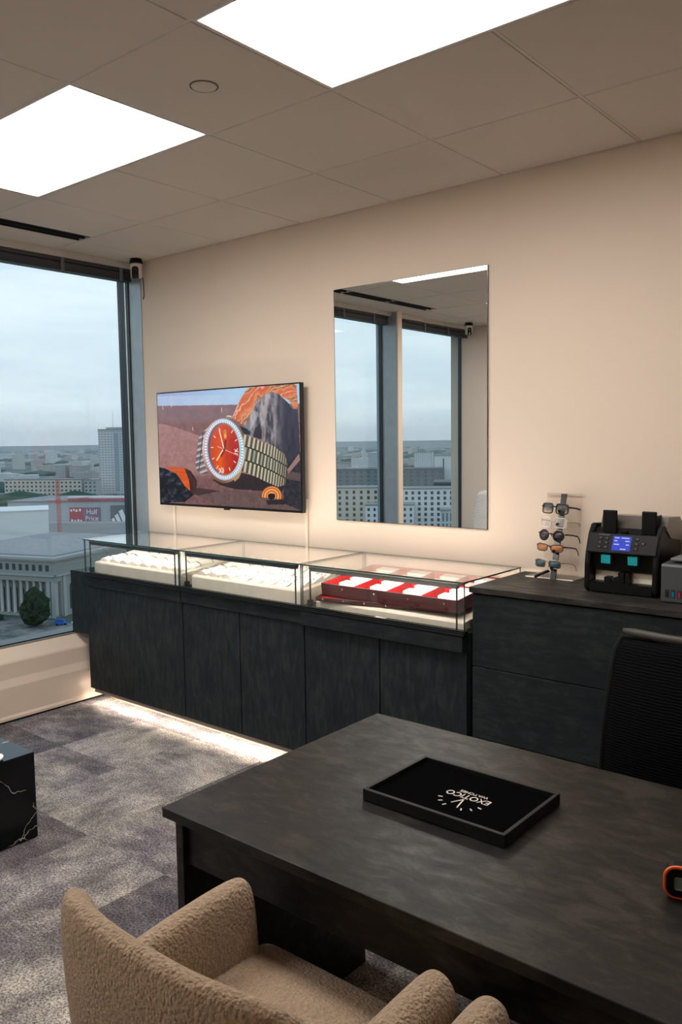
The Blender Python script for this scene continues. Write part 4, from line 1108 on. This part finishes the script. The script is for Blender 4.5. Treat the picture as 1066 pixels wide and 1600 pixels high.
def face_block(name, label, cat, ax, ay, bx, by, d_, ztop, m, **kw):
    """front face from A (left in view) to B (right in view)"""
    w_ = math.hypot(bx-ax, by-ay); rz = math.atan2(by-ay, bx-ax)
    return building(name, label, cat, ax, ay, rz, w_, d_, ztop-GZ, m, **kw)

# colonnaded palace, bottom left of the view
pal = thing('palace', 'stone classical palace with a colonnade, seen at the lower left through the window', 'building', (-270.5, 161.5, GZ), math.atan2(.33, .944))
STN = CB['stone']
# local -x: facade running left (towards the viewer's left), local +y: the receding right-hand side
bxo('walls', STN, pal, -60, -1.5, 3.6, 70, 0, 21.1)
bxo('walls', STN, pal, -1.5, 0, 1.5, 70, 0, 21.1)
bxo('podium', STN, pal, -60, 0, .0, 3.6, 0, .8)
bxo('entablature', STN, pal, -60.5, .3, -.3, 3.7, 13.6, 21.1)
obj('lower_cornice', one(lambda b: (box(b, -60.5, .9, -.9, .0, 15.6, 16.2), box(b, .0, .9, -.9, 70, 15.6, 16.2))), CB['stonel'], pal)
obj('cornice', one(lambda b: (box(b, -61, 1.5, -1.5, 71, 21.9, 22.8), box(b, -60.4, .9, -.9, 70.4, 21.2, 21.9))), CB['stonel'], pal)
bxo('roof', CB['roof'], pal, -58, -1.5, 2, 69, 22.8, 23.3)
bm = bmesh.new(); lathe(bm, [(.78, .8), (.78, 1.2), (.62, 1.5), (.66, 6), (.54, 12.2), (.60, 12.5), (.85, 13.0), (.85, 13.6)], n=16)
c0 = obj('column', bm, mat('column_stone', (.46, .46, .43), .8), pal); c0.location = (-7.5, 1.2, 0)
for k in range(1, 15):
    c_ = c0.copy(); C.objects.link(c_); c_.location = (-7.5-3.1*k, 1.2, 0)
for xx, yy in ((-3.2, .3), (-.9, .3)):
    obj('pilaster', one(lambda b: box(b, xx-.9, xx+.9, yy-.45, yy+3.0, 0, 13.6)), CB['stonel'], pal)
for yy in (5.0, 14, 23, 32): obj('pilaster', one(lambda b: box(b, -.1, .5, yy-.9, yy+.9, 0, 15.6)), CB['stonel'], pal)
w0 = None
for k in range(12):
    if w0 is None: w0 = obj('attic_window', one(lambda b: box(b, -.7, .7, -.12, .2, 0, 2.3)), CB['win'], pal); o = w0
    else: o = w0.copy(); C.objects.link(o)
    o.location = (-3.0-3.1*k, -.3, 17.6)
def archw(b):
    pts = [(-1.3, 0), (1.3, 0), (1.3, 8.5)]+[(1.3*math.cos(a), 8.5+1.3*math.sin(a)) for a in [PI*k/8 for k in range(1, 8)]]+[(-1.3, 8.5)]
    prism(b, pts, -.1, .2, 'x')
a0 = None
for k, yy in enumerate((9.5, 18.5, 27.5, 36.5)):
    if a0 is None: a0 = obj('arched_window', one(archw), CB['win'], pal); o = a0
    else: o = a0.copy(); C.objects.link(o)
    o.location = (.05, yy, 2.2)
d0 = None
for k in range(14):
    if d0 is None: d0 = obj('porch_door', one(lambda b: box(b, -.8, .8, -.1, .2, 0, 9)), CB['win'], pal); o = d0
    else: o = d0.copy(); C.objects.link(o)
    o.location = (-9.05-3.1*k, 3.55, 1.0)

# tree in front of the palace
def _leaf(c):
    def fn(t, b):
        v = t.coords(); n = t.noise(v, .9, 5, .7); t.l.new(t.ramp(n, [(.35, tuple(x*.6 for x in c)), (.6, c), (.75, tuple(x*1.5 for x in c))]), b.inputs['Base Color'])
        t.l.new(t.bump(n, .8, .5), b.inputs['Normal'])
    return fn
LEAF = mat('tree_leaves', rough=.95, spec=.05, fn=_leaf((.035, .050, .028))); LEAF2 = mat('tree_leaves_green', rough=.95, spec=.05, fn=_leaf((.03, .085, .055)))
BARK = mat('bark', (.06, .045, .035), .9)
def crown_bm(w_, h_, z0, seed, cone=.0):
    bm = bmesh.new(); r = bmesh.ops.create_icosphere(bm, subdivisions=4, radius=1)
    for v in bm.verts:
        p = v.co.copy(); n = noise.fractal(p*2.2+Vector((seed, 0, 0)), .8, 2.1, 4)
        s = 1+.45*n; f = (p.z+1)/2; tap = 1-cone*f
        v.co = Vector((p.x*w_/2*s*tap, p.y*w_/2*s*tap, z0+f*h_*(1+.05*n)))
    return bm
tr_ = thing('tree', 'dark round-topped tree in front of the palace colonnade', 'tree', (-264.5, 149.5, GZ), 0)
obj('crown', crown_bm(12.5, 13.8, .4, 3., .55), LEAF, tr_); obj('trunk', one(lambda b: cyl(b, (0, 0, 0), (0, 0, 3), .35, .25, 10)), BARK, tr_)
sh = [(-262.0, 133.0, 3.4, 2.6, 'low'), (-286, 146.5, 4.2, 2.4, 'wide'), (-247, 168, 5.5, 4.5, 'tall')]
for k, (x, y, w_, h_, nm) in enumerate(sh):
    s = obj('shrub', crown_bm(w_, h_, 0, 9+k), LEAF2); tag(s, ['small round shrub on the square left of the tree', 'low wide shrub at the foot of the colonnade', 'larger shrub to the right of the palace corner'][k], 'shrub'); s.location = (x, y, GZ)
# vehicles on the square
def car(nm, label, x, y, rz, c, van=False):
    r = thing(nm, label, 'car', (x, y, GZ+.06), rz)
    m_ = mat(nm+'_paint', c, .35); top = 2.1 if van else 1.45
    pf = [(-2.2, .35), (-2.25, .85), (-1.9, 1.0 if not van else 1.9), (-1.5, top), (.8, top), (1.35, .98), (2.2, .82), (2.25, .35)]
    bm = bmesh.new(); prism(bm, pf, -.88, .88, 'y'); bmesh.ops.bevel(bm, geom=bm.edges[:], offset=.06, segments=1, affect='EDGES'); obj('body', bm, m_, r)
    obj('windscreen', one(lambda b: (box(b, -1.4, .7, -.90, .90, top-.48, top-.12))), CB['win'], r)
    for sx in (-1.35, 1.4):
        for sy in (-.85, .85): obj('wheel', one(lambda b: cyl(b, (sx, sy-.1, .33), (sx, sy+.1, .33), .33, n=14)), BLACKM, r)
    return r
car('van', 'bright blue van parked on the square in front of the palace', -258.9, 156.3, .9, (.01, .10, .42), True)
car('car', 'white car parked on the square just right of the blue van', -255.6, 161.2, .7, (.75, .76, .78))
car('estate_car', 'pale car at the right end of the parked row, beside the white car', -253.0, 166.3, .9, (.50, .55, .56))

# shopping mall with billboards
ml = thing('shopping_mall', 'long grey shopping mall with a red roof edge behind the palace', 'building', (-581.2, 311.7, GZ), math.atan2(51.5, 80.6))
LW = 118
bxo('walls', fac('mall_facade', (.44, .47, .49), (.36, .40, .42), 6.0, 5.0, .08, .9), ml, 0, LW, 0, 60, 0, 22)
bxo('roof', CB['roof'], ml, -.5, LW+.5, -.5, 60, 22, 22.6)
bxo('roof_edge', mat('mall_red', (.45, .10, .13), .6), ml, 48, LW, -1.2, 4, 22.6, 24.6)
bxo('roof_edge', CB['white'], ml, 48, LW, -1.3, 4, 24.6, 26)
bxo('lower_wing', CB['grey'], ml, 10, LW, -14, -.1, 0, 7.5)
# billboard: left red half, right purple half with lettering
bb = obj('billboard', one(lambda b: box(b, 49, 59.3, -.9, -.1, 5.7, 17.7)), mat('billboard_red', (.40, .06, .08), .6), ml)
obj('billboard_half', one(lambda b: box(b, 59.3, 72.5, -.95, -.1, 5.7, 17.7)), mat('billboard_purple', (.22, .13, .22), .6), bb)
WH = mat('sign_white', (.85, .80, .82), .6)
text_mesh('lettering', 'Half', 5.2, WH, bb, (66.2, -1.15, 14.4), (PI/2, 0, 0), ext=.1)
text_mesh('lettering', 'Price', 5.0, WH, bb, (66.2, -1.15, 9.6), (PI/2, 0, 0), ext=.1)
for (x, z, ww_) in [(50.4, 15.6, 1.3), (52.5, 16.0, 1.0), (54.5, 15.5, 1.4), (57.2, 15.9, 1.6), (50.8, 8.0, 1.6), (53.2, 7.6, 1.2), (55.6, 8.1, 1.3), (57.8, 7.7, 1.2)]:
    obj('light_mark', one(lambda b: box(b, x-ww_/2, x+ww_/2, -1.1, -.9, z-.9, z+.9)), WH, bb)
b3 = obj('emblem_board', one(lambda b: box(b, 80.5, 97.5, -.9, -.1, 4.5, 19.2)), mat('board_dark', (.14, .15, .16), .6), ml)
for x0, x1, hgt in ((82.2, 84.6, 3.6), (86.0, 88.6, 6.6), (90.2, 93.4, 9.8)):      # three slanted stripes, each taller than the last
    obj('emblem_stripe', one(lambda b: prism(b, [(x0, 6.6), (x1, 6.6), (x1-hgt*.36, 6.6+hgt), (x0-hgt*.30, 6.6+hgt-1.4)] if hgt < 5 else [(x0, 6.6), (x1+.4, 6.6), (x1-hgt*.36, 6.6+hgt), (x0-hgt*.33, 6.6+hgt-1.6)], -1.15, -.9, 'y')), WH, b3)
# white box building in front, left
bw = face_block('exhibition_hall', 'plain white box-shaped hall left of the shopping mall', 'building', -438.5, 190.0, -408.2, 241.9, 34, -34.5, CB['white'], roof=CB['white'], parapet=.5)
# cream apartment block
face_block('apartment_block', 'long cream apartment block with rows of dark windows behind the mall', 'building', -979.7, 523.2, -887.2, 573.0, 16, -42.3, CB['cream'], nx=18, nz=4, ww=2.6, wh=2.3, parapet=1.5)
face_block('apartment_block', 'green-grey apartment wing at the right end of the cream block', 'building', -884.5, 575.0, -870, 583, 12, -42.8, CB['grey'], nx=3, nz=4, ww=2.2, wh=2.0)
face_block('office_block', 'square grey office block standing behind the cream apartment block, left one', 'building', -1350, 820, -1333, 829, 25, -37.6, fac('grey_f1', (.40, .41, .40), (.26, .28, .29), 5, 3.4, .5, .5))
face_block('office_block', 'square grey office block standing behind the cream apartment block, right one', 'building', -1328, 834, -1303, 846, 25, -38.6, fac('grey_f2', (.42, .43, .41), (.27, .29, .30), 5, 3.4, .5, .5))
face_block('apartment_block', 'small white block with dark windows left of the residential tower', 'building', -1026.3, 679.1, -1010.9, 686.8, 14, -47.4, CB['white'], nx=5, nz=4, ww=1.9, wh=2.0)
# residential tower
tw_ = face_block('residential_tower', 'tall pale residential tower with banded facade at the right of the window view', 'tower', -909.8, 614.9, -862.0, 639.0, 24, 18.7, fac('tower_facade', (.62, .63, .63), (.28, .32, .35), 4.2, 3.3, .62, .45), parapet=1.5)
bxo('stair_strip', mat('strip_blue', (.30, .36, .40), .7), tw_, 22, 28, -.4, .1, 4, 78)
obj('antenna', one(lambda b: cyl(b, (17, 8, 82), (17, 8, 107), .3, .12, 8)), CB['grey'], tw_)
obj('antenna', one(lambda b: cyl(b, (31, 8, 82), (31, 8, 115), .5, .2, 8)), CB['grey'], tw_)
bxo('roof_sign', mat('sign_red', (.55, .10, .10), .6), tw_, 32, 46, 3, 4, 83.5, 87.5)
bxo('plant_room', CB['grey'], tw_, 8, 30, 6, 18, 83, 85.5)
# red tower crane
cr = thing('tower_crane', 'slim red tower crane in front of the mall', 'crane', (-519, 316, GZ), .6)
CRR = mat('crane_red', (.55, .12, .12), .6)
def lattice(b, p0, p1, w_, n):
    p0, p1 = Vector(p0), Vector(p1); d = (p1-p0); u = d.normalized(); a = Vector((0, 0, 1)) if abs(u.z) < .9 else Vector((1, 0, 0)); s1 = (a-u*a.dot(u)).normalized(); s2 = u.cross(s1)
    cs = [(s1*x+s2*y)*w_/2 for x, y in ((-1, -1), (1, -1), (1, 1), (-1, 1))]
    for c in cs: cyl(b, p0+c, p1+c, .16, n=5)
    for k in range(n):
        q0, q1 = p0+d*k/n, p0+d*(k+1)/n
        for i in range(4): cyl(b, q0+cs[i], q1+cs[(i+1) % 4], .10, n=4)
obj('mast', one(lambda b: lattice(b, (0, 0, 0), (0, 0, 40), 1.8, 16)), CRR, cr)
obj('jib', one(lambda b: lattice(b, (-2, 0, 24.5), (22, 0, 26.5), 1.2, 12)), CRR, cr)
obj('cabin', one(lambda b: box(b, -1.4, 1.4, -1.4, 1.4, 23, 26)), CRR, cr)
obj('counter_jib', one(lambda b: lattice(b, (-9, 0, 24.5), (-1, 0, 24.5), 1.2, 5)), CRR, cr)

# thin summer haze over the city (real scattering, nothing painted)
hz = bpy.data.materials.new('haze_air'); hz.use_nodes = True; t = NT(hz.node_tree); t.n.remove(t.n['Principled BSDF'])
vs_ = t.new('VolumeScatter'); vs_.inputs['Color'].default_value = (.80, .92, 1.0, 1); vs_.inputs['Density'].default_value = HAZE; vs_.inputs['Anisotropy'].default_value = .0
t.l.new(vs_.outputs[0], t.n['Material Output'].inputs['Volume'])
if HAZE > 0:
    struct('haze', one(lambda b: box(b, -6500, -380, -6500, 5000, GZ+.2, 110)), hz, 'thin haze over the distant city')

# buildings on the side that only the mirror shows
face_block('apartment_house', 'cream apartment house with tall windows at the bottom left of the mirror view', 'building', -300.3, -424.7, -334.1, -400.7, 20, -29.0, CB['cream'], nx=9, nz=9, ww=1.7, wh=2.0, sides=('f',))
face_block('apartment_house', 'pale apartment house lower in the mirror, in front of the cream one', 'building', -274.0, -401.0, -298.0, -385.0, 14, -37.5, CB['white'], nx=8, nz=7, ww=1.4, wh=1.8)
face_block('office_slab', 'long dark-roofed office slab behind the cream house in the mirror', 'building', -428.0, -672.0, -517.7, -620.8, 45, -27.5, fac('slab_f', (.20, .24, .26), (.12, .16, .18), 7, 4, .4, .5), roof=CB['dark'])
face_block('apartment_house', 'white apartment house with balconies left of the glass block in the mirror', 'building', -262.0, -427.2, -287.9, -409.8, 18, -28.8, CB['white'], nx=8, nz=10, ww=1.7, wh=1.9)
gb = face_block('glass_block', 'dark blue glass office block at the bottom right of the mirror view', 'building', -262.0, -470.0, -292.4, -450.7, 30, -27.1, fac('glass_f', (.03, .075, .10), (.05, .11, .14), 3, 4, .8, .2), roof=CB['dark'])
face_block('lattice_block', 'pale lattice-fronted block below the glass block in the mirror', 'building', -227.0, -405.5, -249.0, -391.5, 13, -39.2, fac('lat_f', (.52, .58, .58), (.10, .16, .18), 2.2, 6, .5, .8), parapet=1.2)
sl = face_block('apartment_slab', 'white windowless slab block with a dark vertical slit in the mirror', 'building', -443.1, -715.2, -458.7, -706.4, 40, -15.4, CB['white'])
bxo('slit', CB['win'], sl, 8.0, 9.2, -.3, .1, 4, 45)
face_block('apartment_tower', 'white gridded tower at the right of the slab block in the mirror', 'building', -410.0, -734.0, -441.0, -716.5, 24, -10.2, fac('grid_f', (.55, .58, .58), (.20, .26, .28), 3.2, 3.0, .55, .5))
face_block('apartment_slab', 'distant white apartment slab right of the mirror column', 'building', -837.5, -1278.3, -868.5, -1266.3, 18, -22.2, fac('mid_f', (.60, .62, .61), (.30, .35, .37), 4, 3.2, .5, .5))
face_block('apartment_slab', 'distant white apartment slab left of the mirror column', 'building', -915.0, -1249.0, -951.4, -1234.1, 18, -24.5, fac('mid_f2', (.58, .60, .59), (.28, .33, .35), 4, 3.2, .5, .5))

# far city: individual blocks, shared meshes, and wooded patches
rnd = random.Random(11)
BUSY = [(o.matrix_world.translation.x, o.matrix_world.translation.y, 75) for o in C.objects if o.get('category') in ('building', 'tower', 'crane')]
PLACED = []
farm = [fac('far_a', (.58, .57, .52), (.36, .38, .38), 6, 3.4, .5, .5), fac('far_b', (.66, .67, .66), (.42, .45, .46), 6, 3.4, .5, .5), fac('far_c', (.46, .42, .38), (.30, .30, .30), 6, 3.4, .5, .5)]
protos = []
for i, m_ in enumerate(farm):
    for (a, b_, c_) in ((60, 14, 17), (28, 16, 30), (90, 40, 10)):
        bm = bmesh.new(); box(bm, -a/2, a/2, -b_/2, b_/2, 0, c_); box(bm, -a/8, a/8, -b_/4, b_/4, c_, c_+2.2)
        me = bpy.data.meshes.new('far_block'); bm.to_mesh(me); bm.free(); me.materials.append(m_); protos.append(me)
def far_blocks(n, a0, a1, r0, r1, side):
    for k in range(n):
        a = math.radians(rnd.uniform(a0, a1)); r = r0*(r1/r0)**rnd.random()
        if any(math.hypot(r*math.cos(a)-q_[0], r*math.sin(a)-q_[1]) < 108 for q_ in PLACED) or any(math.hypot(r*math.cos(a)-q_[0], r*math.sin(a)-q_[1]) < 130 for q_ in BUSY): continue
        PLACED.append((r*math.cos(a), r*math.sin(a)))
        me = rnd.choice(protos); o = bpy.data.objects.new('distant_building', me); C.objects.link(o)
        o.location = (r*math.cos(a), r*math.sin(a), GZ); o.rotation_euler = (0, 0, rnd.choice([0, .4, .9, 1.5, 2.2]))
        s = rnd.uniform(.7, 1.2); o.scale = (s, s, s*rnd.uniform(.7, 1.15))
        tag(o, 'small pale block in the distant city %s' % side, 'building', 'distant city blocks %s' % side)
far_blocks(190, 139, 154, 1450, 7000, 'outside the left window')
far_blocks(190, 226, 246, 900, 6500, 'in the mirror view')
bpy.context.view_layer.update()
BUSY = [(o.location.x, o.location.y, 60) for o in C.objects if o.parent is None and o.get('category') in ('building', 'tower', 'crane')]+[(-530, 345, 95), (-490, 390, 90), (-930, 560, 60)]
bm = bmesh.new()
for k in range(700):
    left = k % 2 == 0
    a = math.radians(rnd.uniform(138, 155) if left else rnd.uniform(224, 248)); r = (620 if left else 520)*(13)**rnd.random()
    s = rnd.uniform(8, 22)*(1+r/2600)
    if any(math.hypot(r*math.cos(a)-bx_, r*math.sin(a)-by_) < br_+s for bx_, by_, br_ in BUSY): continue
    q = bmesh.ops.create_icosphere(bm, subdivisions=1, radius=1)
    M_ = Matrix.Translation((r*math.cos(a), r*math.sin(a), GZ+1)) @ Matrix.Diagonal((s*1.3, s*1.3, rnd.uniform(7, 12), 1))
    bmesh.ops.transform(bm, matrix=M_, verts=q['verts'])
o = obj('distant_trees', bm, LEAF2); tag(o, 'dark green wooded patches scattered through the distant city', 'trees', kind='stuff')
